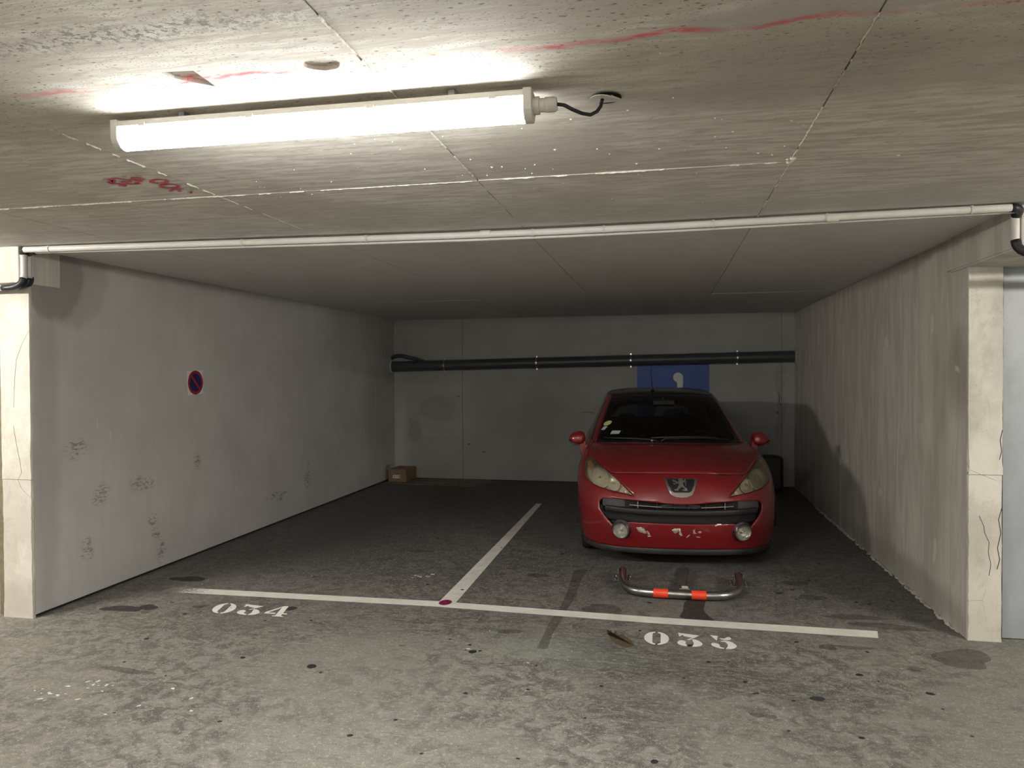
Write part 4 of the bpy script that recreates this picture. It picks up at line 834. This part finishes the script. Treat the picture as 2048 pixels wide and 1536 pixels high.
def shrink(P, d):
    """inset a loop by d metres on the surface"""
    n = len(P); out = []; A = sum(P[i][0]*P[(i+1) % n][1] - P[(i+1) % n][0]*P[i][1] for i in range(n)); sg = 1 if A > 0 else -1
    for i in range(n):
        u, v = P[i]; a, c = P[i-1], P[(i+1) % n]; e = 1e-3; p = SL(u, v)[0]; du = (SL(u + e, v)[0] - p) / e; dv = (SL(u, v + e)[0] - SL(u, v - e)[0]) / (2*e); lu, lv = max(np.linalg.norm(du), .03), max(np.linalg.norm(dv), .03)
        t = Vector(((c[0]-a[0]) * lu, (c[1]-a[1]) * lv)); t.normalize(); nrm = Vector((-t.y, t.x)) * sg * d; out.append((u + nrm.x / lu, v + nrm.y / lv))
    return out
def inpoly(P, q):
    P = np.array(P); x, y = q[:, 0], q[:, 1]; r = np.zeros(len(q), bool); j = len(P) - 1
    for i in range(len(P)):
        xi, yi = P[i]; xj, yj = P[j]
        if yi != yj: r ^= ((yi > y) != (yj > y)) & (x < (xj - xi) * (y - yi) / (yj - yi) + xi)
        j = i
    return r
hood_o = full(HOOD); hood_i = shrink(hood_o, .007); mouth = full(MOUTH)
hl_o = dens(HL); hl_i = shrink(hl_o, .0045)
archF = dens([(4.309, 0.0)] + ARCH_F + [(6.70, 0.0)], False); archR = dens([(9.297, 0.0)] + ARCH_R + [(10.75, 0.0)], False)
mir = lambda P: [(-a, b) for a, b in reversed(P)]
loops = dict(hood_o=hood_o, hood_i=hood_i, mouth=mouth, hlR=hl_o, hlRi=hl_i, hlL=mir(hl_o), hlLi=mir(hl_i), aFR=archF, aFL=mir(archF), aRR=archR, aRL=mir(archR))
us = sorted(set([round(x, 3) for x in np.arange(-5, 5.01, .125)] + [round(s * x, 3) for x in np.arange(5.25, 12.9, .25) for s in (-1, 1)] + [-13, 13])); vs_ = [round(x, 3) for x in np.arange(0, 7.01, .125)]
gp = np.array([(a, b) for a in us for b in vs_]); keep = np.ones(len(gp), bool)
for L in loops.values():
    L = np.array(L); L2 = np.roll(L, -1, 0)
    for a, c in zip(L, L2):
        d = c - a; l2 = max((d*d).sum(), 1e-12); t = np.clip(((gp - a) @ d) / l2, 0, 1); dist = np.hypot(*(gp - a - t[:, None]*d).T); keep &= (dist > .045) | (gp[:, 1] < 1e-6) & (dist > .02)
pts2 = [tuple(p) for p in gp[keep]]; edges = []
for L in loops.values():
    b0 = len(pts2); pts2 += [tuple(p) for p in L]; edges += [(b0 + k, b0 + (k + 1) % len(L)) for k in range(len(L))]
cv, ce, cf, *_ = delaunay_2d_cdt([Vector(p) for p in pts2], edges, [], 0, 1e-5)
cv = np.array([(p[0], p[1]) for p in cv]); cf = np.array([tuple(f) for f in cf]); cen = cv[cf].mean(1)
a2 = cv[cf]; area = np.cross(a2[:, 1] - a2[:, 0], a2[:, 2] - a2[:, 0]); cf = np.where((area < 0)[:, None], cf[:, ::-1], cf)
I = {k: inpoly(L, cen) for k, L in loops.items()}
hole = I['aFR'] | I['aFL'] | I['aRR'] | I['aRL']
R_head = {1: I['hlRi'], -1: I['hlLi']}; anyhl = I['hlR'] | I['hlL']
R_hood = I['hood_i'] & ~anyhl; R_mouth = I['mouth']
R_gap = ((I['hood_o'] & ~I['hood_i']) | (I['hlR'] & ~I['hlRi']) | (I['hlL'] & ~I['hlLi'])) & ~R_hood & ~R_head[1] & ~R_head[-1]
R_body = ~(hole | anyhl | I['hood_o'] | R_mouth)
XYZ = SL(cv[:, 0], cv[:, 1]); NOR = SL.nor(cv[:, 0], cv[:, 1])
def region(name, mask, mat, parent, off=0.0, shift=(0, 0, 0), thick=0.0, walls=None, smooth=True):
    F = cf[mask]; ids, inv = np.unique(F, return_inverse=True); F = inv.reshape(F.shape); V = XYZ[ids] + NOR[ids] * off + np.array(shift)
    V = V.tolist(); F = F.tolist()
    if walls is not None:           # skirt from the boundary back out to offset 'walls'
        cnt = {}
        for f in F:
            for a, b in ((f[0], f[1]), (f[1], f[2]), (f[2], f[0])): cnt[(a, b)] = 1
        W0 = XYZ[ids] + NOR[ids] * walls
        for (a, b) in list(cnt):
            if (b, a) not in cnt:
                k = len(V); V += [W0[a].tolist(), W0[b].tolist()]; F.append([b, a, k, k + 1])
    g = G(); g.add(V, F); o = g.build(name, mat, parent, smooth=smooth, fixn=False)
    if thick:
        m = o.modifiers.new('solid', 'SOLIDIFY'); m.thickness = thick; m.offset = -1
    return o
body = region('body_shell', R_body, M['car'], car, thick=.012)
bonnet = region('bonnet', R_hood, M['car'], car, thick=.012)
region('shut_line', R_gap, M['gap'], body, off=-.009)
region('grille_recess', R_mouth, M['plast'], car, off=-.002, shift=(0, .085, 0), walls=-.004)

# --- headlamps
def dish(name, cx, cz, r, depth, mat, parent, off=-.012, n=28, m=7, seat=0.0):
    """concave bowl whose rim lies in the lamp surface"""
    rr_ = np.linspace(0, 1, m + 1)[1:]; X = [cx]; Z = [cz]; D = [depth]
    for q in rr_:
        for k in range(n): X.append(cx + r*q*math.cos(2*PI*k/n)); Z.append(cz + r*q*math.sin(2*PI*k/n)); D.append(depth * (1 - q*q))
    P = front_pt(X, Z, off); P[:, 1] += np.array(D); F = [(0, 1 + k, 1 + (k+1) % n) for k in range(n)]
    for j in range(m - 1):
        for k in range(n): F.append((1 + j*n + k, 1 + (j+1)*n + k, 1 + (j+1)*n + (k+1) % n, 1 + j*n + (k+1) % n))
    return G().add(P.tolist(), F).build(name, mat, parent, smooth=True)
def ring(name, cx, cz, r, tr, mat, parent, off=-.010, n=36):
    P = front_pt([cx + r*math.cos(2*PI*k/n) for k in range(n)], [cz + r*math.sin(2*PI*k/n) for k in range(n)], off)
    return G().tube([tuple(p) for p in P], tr, 8, closed=True).build(name, mat, parent, smooth=True)
for s in (1, -1):
    h = region('headlamp', R_head[s], M['reflm'], car, off=-.034, walls=-.002)
    region('lens', R_head[s], M['lens'], h, off=.001)
    dish('reflector_bowl', s * .672, .728, .078, .05, M['refl'], h, -.016); ring('bowl_rim', s * .672, .728, .079, .0045, M['refl'], h, -.014)
    dish('reflector_bowl', s * .555, .690, .050, .04, M['refl'], h, -.016); ring('bowl_rim', s * .555, .690, .051, .004, M['refl'], h, -.014)
    for (bx_, bz_, bd) in ((.672, .728, .030), (.555, .690, .022)):
        P = front_pt([s * bx_], [bz_], -.016)[0]; G().lathe([(0, -.016), (.010, -.012), (.013, 0), (.013, .03)], lambda a, b, hh: (P[0] + a, P[1] + bd + hh, P[2] + b), 14).build('bulb', M['chrome'], h, smooth=True)
    dish('indicator_bowl', s * .755, .815, .034, .02, M['amber'], h, -.018, 18, 4)
    dish('reflector_bowl', s * .458, .640, .018, .012, M['refl'], h, -.016, 16, 4)

# --- grille furniture
def sweep(name, xs_, z0, off, prof, mat, parent, dz=lambda x: 0.0):
    """bar that follows the nose in plan; prof [(dy, dz)] section, dy > 0 is inwards"""
    U, V = front_uv(xs_, [z0] * len(xs_)); P = SL(U, V); N = SL.nor(U, V); N[:, 2] = 0; N /= np.linalg.norm(N, axis=1)[:, None]; m = len(prof); vs = []
    for k, x in enumerate(xs_):
        for (dy, dzz) in prof: q = P[k] - N[k] * (dy - off); vs.append((q[0], q[1], z0 + dz(x) + dzz))
    F = [(k*m + i, (k+1)*m + i, (k+1)*m + (i+1) % m, k*m + (i+1) % m) for k in range(len(xs_) - 1) for i in range(m)] + [tuple(range(m)), tuple((len(xs_)-1)*m + i for i in reversed(range(m)))]
    return G().add(vs, F).build(name, mat, parent, smooth='auto')
xb = [round(x, 3) for x in np.linspace(-.625, .625, 51)]
gr = sweep('bumper_bar', xb, .465, 0.0, [(.012, .052), (.004, .046), (.001, .030), (.004, .012), (.014, .002), (.020, -.010), (.018, -.040), (.022, -.062), (.09, -.070), (.09, .052)], M['plast'], car, lambda x: -.010 * math.cos(x * 2.2))
sweep('grille_slat', [round(x, 3) for x in np.linspace(-.43, -.16, 14)], .532, -.022, [(0, .004), (.0, -.003), (.03, -.003), (.03, .004)], M['satin'], car, lambda x: -.012 * (1 - abs(x) / .43))
sweep('grille_slat', [round(x, 3) for x in np.linspace(.16, .43, 14)], .532, -.022, [(0, .004), (.0, -.003), (.03, -.003), (.03, .004)], M['satin'], car, lambda x: -.012 * (1 - abs(x) / .43))
sweep('grille_slat', [round(x, 3) for x in np.linspace(-.13, .13, 11)], .522, -.030, [(0, .004), (.0, -.003), (.03, -.003), (.03, .004)], M['plast2'], car)
for x in (-.36, -.20, -.06, .06, .20, .36):
    P = front_pt([x], [.535], -.03)[0]; G().box(P[0] - .003, P[0] + .003, P[1], P[1] + .03, .508, .562).build('grille_fin', M['satin'] if abs(x) > .3 else M['plast'], car)
G().box(-.46, .46, .115, .125, .49, .575).build('crash_beam', M['under'], car)
for s in (1, -1):                   # grey blanking plates at the ends of the upper slot
    U, V = front_uv([s * x for x in (.44, .50, .56, .62, .655)], [.535] * 5); P = SL(U, V) - SL.nor(U, V) * np.array([[.045], [.03], [.02], [.016], [.018]]); vs = []
    for p in P: vs += [(p[0], p[1], .505), (p[0], p[1] + .004, .575)]
    G().add(vs, [(2*k, 2*k+2, 2*k+3, 2*k+1) for k in range(4)]).build('blanking_plate', M['plast2'], car, smooth=True)
# --- fog lamps
for s in (1, -1):
    cx, cz = s * .487, .329
    P = front_pt([cx], [cz])[0]; n_ = SL.nor(*front_uv([cx], [cz]))[0]; n_ = Vector((n_[0] * .75, n_[1], n_[2])).normalized(); ax = Vector((1, 0, 0)); ax = (ax - n_ * ax.dot(n_)).normalized(); ay = n_.cross(ax); C0 = Vector(P) + n_ * .020
    T = lambda a, b, h: tuple(C0 + ax * a + ay * b + n_ * h)
    f = G().lathe([(.071, -.05), (.071, .012), (.068, .020), (.062, .020), (.058, .010), (.054, .004), (.052, -.04)], T, 36).build('fog_lamp', M['chrome'], car, smooth='auto')
    G().lathe([(.054, .004), (.042, -.008), (.022, -.015), (0, -.017)], T, 28).build('reflector', M['refl'], f, smooth=True)
    G().lathe([(.014, -.017), (.015, -.004), (.010, .0), (0, .002)], T, 16).build('bulb_cap', M['chrome'], f, smooth=True)
    G().lathe([(.055, .002), (.03, .009), (0, .011)], T, 28).build('lens', M['foglens'], f, smooth=True)
    G().lathe([(.071, -.05), (.084, -.030), (.084, -.016), (.071, -.006)], T, 32).build('bezel', M['plast'], f, smooth='auto')
# --- glints on the lower bumper, put on as pale patches
def glint(P, seed):
    X = [a for a, b in P]; Z = [b for a, b in P]; cx, cz = sum(X)/len(X), sum(Z)/len(Z); rr = random.Random(seed)
    V = front_pt(X + [cx], Z + [cz], .0025); n = len(P); V[-1, 1] -= .004; V[:n, 1] += [rr.uniform(-.003, .002) for _ in range(n)]
    G().add(V.tolist(), [(i, (i+1) % n, n) for i in range(n)]).build('glint_patch', M['glint'], body, fixn=False)
glint([(-.085, .345), (-.06, .36), (-.03, .358), (-.035, .33), (-.055, .315)], 1); glint([(-.035, .362), (-.012, .36), (-.008, .32), (-.02, .312), (-.028, .335)], 2); glint([(-.028, .315), (-.005, .325), (.005, .30), (-.01, .295)], 3)
glint([(.085, .35), (.105, .358), (.10, .335), (.12, .32), (.09, .315)], 4); glint([(.125, .335), (.15, .34), (.16, .325), (.135, .32)], 5); glint([(.03, .285), (.06, .31), (.065, .305), (.04, .28)], 6); glint([(.11, .295), (.145, .29), (.15, .283), (.12, .285)], 7)
glint([(-.37, .355), (-.33, .36), (-.30, .345), (-.28, .31), (-.30, .305), (-.33, .315), (-.35, .32)], 8); glint([(-.285, .335), (-.265, .32), (-.255, .295), (-.275, .295)], 9); glint([(-.275, .288), (-.245, .29), (-.25, .28), (-.275, .28)], 10); glint([(.26, .385), (.28, .40), (.315, .40), (.315, .392), (.29, .39), (.27, .378)], 11)
# --- lower lip
ub = [round(x, 2) for x in np.arange(-4.25, 4.26, .125)]; P0 = SL(ub, [0] * len(ub)); N0 = SL.nor(ub, [.02] * len(ub)); N0[:, 2] = 0; N0 /= np.linalg.norm(N0, axis=1)[:, None]; vs = []
pr = [(.004, .004), (.010, -.012), (.004, -.038), (-.012, -.046), (-.05, -.040), (-.05, .004)]
for p, n_ in zip(P0, N0):
    for (o_, dz_) in pr: q = p + n_ * o_; vs.append((q[0], q[1], q[2] + dz_))
m = len(pr); G().add(vs, [(k*m + i, (k+1)*m + i, (k+1)*m + (i+1) % m, k*m + (i+1) % m) for k in range(len(ub) - 1) for i in range(m)]).build('front_lip', M['lip'], car, smooth='auto')

# --- badge: shield with a standing lion
SH = [(-.134, .747), (.134, .747), (.125, .715), (.105, .662), (.085, .628), (.045, .611), (0, .606), (-.045, .611), (-.085, .628), (-.105, .662), (-.125, .715)]
SHI = [(-.112, .741), (.112, .741), (.103, .70), (.080, .655), (.058, .644), (-.058, .644), (-.080, .655), (-.103, .70)]
LION = [(-.033,.739),(-.026,.734),(-.017,.742),(-.005,.745),(.007,.744),(.015,.739),(.018,.73),(.024,.726),(.028,.736),(.037,.738),(.041,.738),(.036,.732),(.037,.729),(.045,.72),(.039,.722),(.033,.727),(.03,.724),(.039,.7),(.033,.69),(.027,.691),(.033,.699),(.026,.716),(.023,.721),(.015,.711),(.014,.699),(.025,.684),(.042,.675),(.047,.66),(.045,.655),(.006,.658),(.007,.664),(.029,.669),(.023,.676),(.005,.685),(-.003,.682),(-.023,.667),(-.027,.657),(-.048,.656),(-.059,.661),(-.058,.668),(-.038,.67),(-.028,.685),(-.018,.701),(-.024,.708),(-.043,.708),(-.048,.701),(-.067,.705),(-.065,.709),(-.048,.709),(-.036,.714),(-.048,.722),(-.063,.725),(-.074,.732),(-.054,.731),(-.038,.723),(-.023,.717),(-.022,.727)]
def drape(name, P, o0, o1, mat, parent, step=.02):
    """plate cut to the outline P (x, z), lying on the nose from offset o0 to o1"""
    n = len(P); P = [(a, b) for a, b in P]; A = np.array(P)
    gx, gz = np.meshgrid(np.arange(A[:, 0].min(), A[:, 0].max(), step), np.arange(A[:, 1].min(), A[:, 1].max(), step)); q = np.stack([gx.ravel(), gz.ravel()], 1); q = q[inpoly(P, q)]
    v, e_, f, *_ = delaunay_2d_cdt([Vector(p) for p in P] + [Vector(p) for p in q.tolist()], [(k, (k+1) % n) for k in range(n)], [], 1, 1e-6); v = np.array([(p[0], p[1]) for p in v])
    f = [t for t in (tuple(t) for t in f)]; c = np.array([v[list(t)].mean(0) for t in f]); ok = inpoly(P, c); f = [t for t, k in zip(f, ok) if k]
    T1 = front_pt(v[:, 0], v[:, 1], o1); B0 = front_pt(A[:, 0], A[:, 1], o0); T0 = front_pt(A[:, 0], A[:, 1], o1); g = G().add(T1.tolist(), f); g.add(T0.tolist() + B0.tolist(), [(i, (i+1) % n, n + (i+1) % n, n + i) for i in range(n)])
    return g.build(name, mat, parent, smooth='auto')
bd = drape('badge', SH, -.004, .010, M['satin'], car); bd['label'] = 'chrome shield badge with a standing lion'
drape('badge_field', SHI, .004, .0128, M['badge'], bd); drape('lion_emblem', LION, .008, .0190, M['chrome'], bd, .01)

# --- greenhouse
def patch(name, u0, u1, v0, v1, mat, parent, off=0.0, du=.125, dv=.1, S_=None, thick=0.0, smooth=True):
    S_ = S_ or ST; nu = max(2, int(abs(u1 - u0) / du)); nv = max(2, int((v1 - v0) / dv)); U = np.linspace(u0, u1, nu + 1); V = np.linspace(v0, v1, nv + 1)
    uu, vv = np.meshgrid(U, V); P = S_(uu.ravel(), vv.ravel()) + (S_.nor(uu.ravel(), vv.ravel()) * off if off else 0); w_ = nu + 1
    F = [(j*w_ + i, j*w_ + i + 1, (j+1)*w_ + i + 1, (j+1)*w_ + i) for j in range(nv) for i in range(nu)]
    o = G().add(P.tolist(), F).build(name, mat, parent, smooth=smooth, fixn=False)
    if thick: md = o.modifiers.new('solid', 'SOLIDIFY'); md.thickness = thick; md.offset = -1
    return o
def merged(name, rects, mat, parent, off=0.0, thick=0.0):
    obs = [patch(name, *r, None, None, off) for r in rects]; g = G()
    for o in obs:
        g.add([tuple(v.co) for v in o.data.vertices], [tuple(p.vertices) for p in o.data.polygons])
    for o in obs: me = o.data; bpy.data.objects.remove(o); bpy.data.meshes.remove(me)
    o = g.build(name, mat, parent, smooth=True, fixn=False)
    if thick: md = o.modifiers.new('solid', 'SOLIDIFY'); md.thickness = thick; md.offset = -1
    return o
WE, WI = 4.25, 3.80
ws = patch('windscreen', -WI, WI, .13, 1.93, M['glass'], car)
merged('windscreen_frame', [(-WE, WE, 0, .13), (-WE, WE, 1.93, 2.02), (-WE, -WI, .13, 1.93), (WI, WE, .13, 1.93)], M['blackgloss'], car, thick=.01)
roof = merged('roof', [(-13, 13, 2.45, 4.0), (-WE, WE, 2.02, 2.45)], M['blackgloss'], car, thick=.01)
_rg = ST([k for k in np.linspace(-13, 12.8, 90)], [3.999] * 90); G().add(_rg.tolist(), [tuple(range(90))]).build('roof_centre', M['blackgloss'], roof, smooth=True)
for s in (1, -1):
    o = [s * WE, s * 5.55]; a, b_ = min(o), max(o)
    merged('roof_pillar', [(min(s*WE, s*5.55), max(s*WE, s*5.55), 0, 2.02), (min(s*WE, s*12.0), max(s*WE, s*12.0), 2.02, 2.45), (min(s*9.75, s*11.4), max(s*9.75, s*11.4), 0, 2.02), (min(s*5.55, s*9.75), max(s*5.55, s*9.75), 1.9, 2.02)], M['car'], car, thick=.012)
    merged('window_frame', [(min(s*5.55, s*5.9), max(s*5.55, s*5.9), 0, 1.9), (min(s*5.9, s*9.75), max(s*5.9, s*9.75), 0, .08), (min(s*8.05, s*8.3), max(s*8.05, s*8.3), .08, 1.9), (min(s*5.9, s*9.75), max(s*5.9, s*9.75), 1.8, 1.9)], M['blackgloss'], car, thick=.01)
    for (p, q) in ((5.9, 8.05), (8.3, 9.75)): patch('side_window', min(s*p, s*q), max(s*p, s*q), .08, 1.8, M['glass'], car)
merged('tailgate', [(11.4, 13, 0, .15), (11.4, 13, 1.85, 2.45), (-13, -11.4, 0, .15), (-13, -11.4, 1.85, 2.45)], M['car'], car, thick=.012)
merged('rear_window', [(11.4, 13, .15, 1.85), (-13, -11.4, .15, 1.85)], M['glass'], car)
# stickers in the lower corner of the windscreen
def on_screen(name, u, v, P, mat):
    p = ST(u, v)[0]; n_ = Vector(ST.nor(u, v)[0]); ax = Vector(ST(u + .01, v)[0] - p).normalized(); ay = n_.cross(ax); C0 = Vector(p) + n_ * .002
    G().add([tuple(C0 + ax * a + ay * b) for a, b in P], [tuple(range(len(P)))]).build(name, mat, car, fixn=False)
on_screen('sticker', -3.35, .80, [(.045 * math.cos(2*PI*k/22), .045 * math.sin(2*PI*k/22)) for k in range(22)], M['stick_y']); on_screen('sticker', -3.62, .585, [(-.024, -.03), (.028, -.03), (.028, .03), (-.024, .03)], M['stick_g']); on_screen('sticker', -2.5, .41, [(-.047, -.028), (.047, -.028), (.047, .03), (-.047, .03)], M['stick_g'])
# wipers
def wiper(uv, parent=None):
    P = [Vector(ST(u, v)[0]) + Vector(ST.nor(u, v)[0]) * h for u, v, h in uv]; a = G().tube([tuple(p) for p in P], .008, 8).build('wiper', M['plast'], car, smooth=True); return a
w1 = wiper([(-.35, .0, .02), (-.2, .06, .03), (1.0, .10, .028), (2.0, .10, .022), (2.9, .085, .014)]); w2 = wiper([(-3.3, .15, .014), (-2.4, .12, .02), (-1.4, .07, .028), (-.7, .02, .03), (-.5, -.0, .02)])
wb1 = G().tube([tuple(Vector(ST(u, v)[0]) + Vector(ST.nor(u, v)[0]) * .018) for u, v in ((-.75, .13), (.2, .165), (1.0, .175), (2.0, .16))], .006, 6).build('blade', M['plast2'], w1, smooth=True)
p_ = ST(-.72, .06)[0]; G().lathe([(0, -.018), (.012, -.016), (.014, .01)], lambda a, b, h: (p_[0] + a, p_[1] + h - .02, p_[2] + .01 + b), 12).build('pivot_cap', M['zinc'], w1, smooth=True)
merged('cowl', [(-WE, WE, 0, .02)], M['plast'], car, -.012)
# aerial
G().tube([(-.088, 2.12, 1.440), (-.090, 2.20, 1.53), (-.094, 2.33, 1.70)], [.0065, .005, .003], 8).build('aerial', M['rub'], car, smooth=True); G().lathe([(.02, -.004), (.016, .008), (.007, .014)], lambda a, b, h: (-.088 + a, 2.12 + b * 1.6, 1.443 + h), 12).build('aerial_base', M['rub'], car, smooth=True)

# --- door mirrors
MH = [(.976, .975), (.968, 1.003), (.945, 1.026), (.912, 1.042), (.877, 1.049), (.845, 1.048), (.822, 1.030), (.812, .995), (.812, .955), (.826, .925), (.87, .918), (.92, .920), (.958, .938)]
for s in (1, -1):
    cx, cz = .893, .984; vs = []; rings = ((1.255, .30, -.01), (1.262, .60, -.008), (1.278, .82, -.004), (1.305, .96, 0), (1.345, 1.0, 0), (1.385, .985, 0), (1.395, .93, 0)); n = len(MH) * 3; MHd = dens(MH, True, .02)
    n = len(MHd)
    for (y, k, dz) in rings: vs += [(s * (cx + (a - cx) * k), y + .05 * (a - cx) , cz + (b - cz) * k + dz) for a, b in MHd]
    F = [(j*n + i, j*n + (i+1) % n, (j+1)*n + (i+1) % n, (j+1)*n + i) for j in range(len(rings) - 1) for i in range(n)] + [tuple(range(n))]
    mi = G().add(vs, F).build('door_mirror', M['car'], car, smooth=True)
    k = .92; G().add([(s * (cx + (a - cx) * k), 1.392 + .05 * (a - cx), cz + (b - cz) * k) for a, b in MHd], [tuple(range(n))]).build('mirror_glass', M['chrome'], mi)
    LB = [(.978, .972), (.968, .945), (.945, .925), (.915, .914), (.868, .912), (.875, .926), (.918, .932), (.952, .952)]
    G().prism(LB, lambda a, b, h: (s * (a + .001), 1.27 + h + .05 * (a - cx), b), .122).build('lower_shell', M['plast'], mi, bevel=.006)
    st_ = [(.862, .955), (.812, .955), (.800, .865), (.83, .797), (.848, .797), (.866, .83), (.876, .90)]
    G().prism([(a - .005, b) for a, b in st_], lambda a, b, h: (s * a, 1.290 + h + .12 * (b - .95) * 0, b), .06).build('mirror_foot', M['car'], mi, bevel=.012)

# --- wheels, wells, underbody
def wheel(s, y, front):
    w_ = empty('wheel', (s * .735, y, .308), 0, car); r = .306
    T = lambda a, b, h: (s * h, a, b)
    G().lathe([(.205, -.085), (.24, -.098), (.275, -.100), (.298, -.092), (r, -.07), (r, -.03), (r - .006, -.029), (r - .006, -.023), (r, -.022), (r, .022), (r - .006, .023), (r - .006, .029), (r, .03), (r, .07), (.298, .092), (.275, .100), (.24, .098), (.205, .085)], T, 48).build('tyre', M['tyre'], w_, smooth='auto')
    rm = G().lathe([(.205, -.085), (.195, -.08), (.19, .0), (.195, .075), (.208, .088), (.20, .09), (.188, .07)], T, 40).build('rim', M['rim'], w_, smooth='auto')
    for k in range(7):
        a0 = 2*PI*k/7; c, q = math.cos(a0), math.sin(a0)
        P = [(.03, -.022), (.19, -.016), (.19, .016), (.03, .022)]
        G().prism(P, lambda a, b, h: (s * (.055 + h - .05 * (a - .03)), a*c - b*q, a*q + b*c), .02).build('spoke', M['rim'], rm)
    G().lathe([(.0, .085), (.03, .084), (.042, .075), (.045, .04)], T, 20).build('hub_cap', M['rim'], rm, smooth='auto'); G().lathe([(.13, .0), (.13, .012), (.0, .012)], T, 24).build('brake_disc', M['plate'], rm)
for y in (.83, 3.37):
    for s in (1, -1):
        wheel(s, y, y < 2)
        n = 20; vs = []
        for xx in (.50, .87):
            vs += [(s * xx, y - .352 * math.cos(PI * k / n), .30 + .352 * math.sin(PI * k / n)) for k in range(n + 1)]
        F = [(k, k + 1, n + 2 + k, n + 1 + k) for k in range(n)] + [tuple(range(n + 1))]
        G().add(vs, F).build('wheel_well', M['under'], car, smooth=True)
G().prism([(-.46, .24), (.46, .24), (.58, .46), (.50, .48), (.50, 1.2), (.80, 1.22), (.80, 2.98), (.50, 3.0), (.50, 3.75), (.60, 3.8), (-.60, 3.8), (-.50, 3.75), (-.50, 3.0), (-.80, 2.98), (-.80, 1.22), (-.50, 1.2), (-.50, .48), (-.58, .46)], lambda a, b, h: (a, b, .175 + h), .10).build('underbody', M['under'], car)
G().box(-.55, .55, .22, .95, .28, .62).build('engine_block', M['under'], car, bevel=.05)
# --- cabin
da = sweep_pts = [(-.70, 1.18), (-.4, 1.10), (0, 1.07), (.4, 1.10), (.70, 1.18), (.70, 1.62), (.2, 1.58), (.15, 1.66), (-.15, 1.66), (-.2, 1.58), (-.70, 1.62)]
G().prism(da, lambda a, b, h: (a, b, .55 + h - .0 * b), .365).build('dashboard', M['trim_in'], car, bevel=.03)
G().prism([(.12 + .14 * math.cos(PI * k / 12) + .24, .0 + .085 * math.sin(PI * k / 12)) for k in range(13)], lambda a, b, h: (a, 1.42 + h, .90 + b), .16).build('instrument_hood', M['trim_in'], car, bevel=.01)
n = 32; SWp = [(.36 + .185 * math.cos(2*PI*k/n), 1.70 - .185 * math.sin(2*PI*k/n) * .42, .86 + .185 * math.sin(2*PI*k/n) * .91) for k in range(n)]
sw = G().tube(SWp, .0155, 8, closed=True).build('steering_wheel', M['plast2'], car, smooth=True); G().tube([(.19, 1.70, .86), (.53, 1.70, .86)], .017, 8).build('spoke', M['trim_in'], sw); G().lathe([(.07, -.02), (.06, .02), (0, .03)], lambda a, b, h: (.36 + a, 1.70 - h, .86 + b), 20).build('hub', M['trim_in'], sw, smooth=True)
def seat(x, y, w_, parent, nm, zt=.62):
    e = empty(nm, (x, y, .30), 0, parent)
    BOX('cushion', M['seat'], -w_, w_, -.25, .25, -.03, .20, e, bevel=.05)
    back = [(-w_ * .95, .18), (w_ * .95, .18), (w_, .45), (w_ * .8, zt), (w_ * .45, zt + .04), (-w_ * .45, zt + .04), (-w_ * .8, zt), (-w_, .45)]
    G().prism(back, lambda a, b, h: (a, .20 + h + .35 * (b - .18), b), .12).build('backrest', M['seat'], e, bevel=.03); G().prism([(-w_*.45, .25), (w_*.45, .25), (w_*.4, zt - .06), (-w_*.4, zt - .06)], lambda a, b, h: (a, .192 + h + .35 * (b - .18), b), .02).build('insert', M['seatred'], e)
    hr_ = [(.13 * math.cos(2*PI*k/20) * (1 if abs(math.cos(2*PI*k/20)) < .8 else .96), .10 * math.sin(2*PI*k/20)) for k in range(20)]
    G().prism(hr_, lambda a, b, h: (a, .37 + h + .1 * b, zt + .155 + b), .09).build('headrest', M['seat'], e, bevel=.02)
    for s in (-.05, .05): G().tube([(s, .40, zt + .02), (s, .41, zt + .09)], .006, 6).build('headrest_post', M['zinc'], e)
seat(-.36, 2.05, .25, car, 'seat'); seat(.36, 2.05, .25, car, 'seat'); seat(0, 2.88, .62, car, 'rear_bench', .52)
rv = G().box(-.11, .11, 1.70, 1.73, 1.285, 1.345).build('interior_mirror', M['trim_in'], car, bevel=.012); G().tube([(0, 1.72, 1.34), (0, 1.78, 1.37)], .012, 8).build('stalk', M['trim_in'], rv)
patch('roof_lining', -12.9, 12.9, 2.1, 3.95, M['lining'], car, -.03, .5, .3)
for s in (1, -1): G().add([(s*.70, 1.3, .45), (s*.70, 2.9, .45), (s*.70, 2.9, .95), (s*.70, 1.35, .93)], [(0, 1, 2, 3)]).build('door_card', M['trim_in'], car)
G().box(-.68, .68, 1.2, 3.7, .27, .30).build('cabin_floor', M['trim_in'], car)
# tail lamps and rear plate are out of sight from the aisle but belong to the car
for s in (1, -1): patch('tail_lamp', min(s*10.9, s*11.7), max(s*10.9, s*11.7), 4.3, 6.6, M['sred'], car, .004, S_=SL)
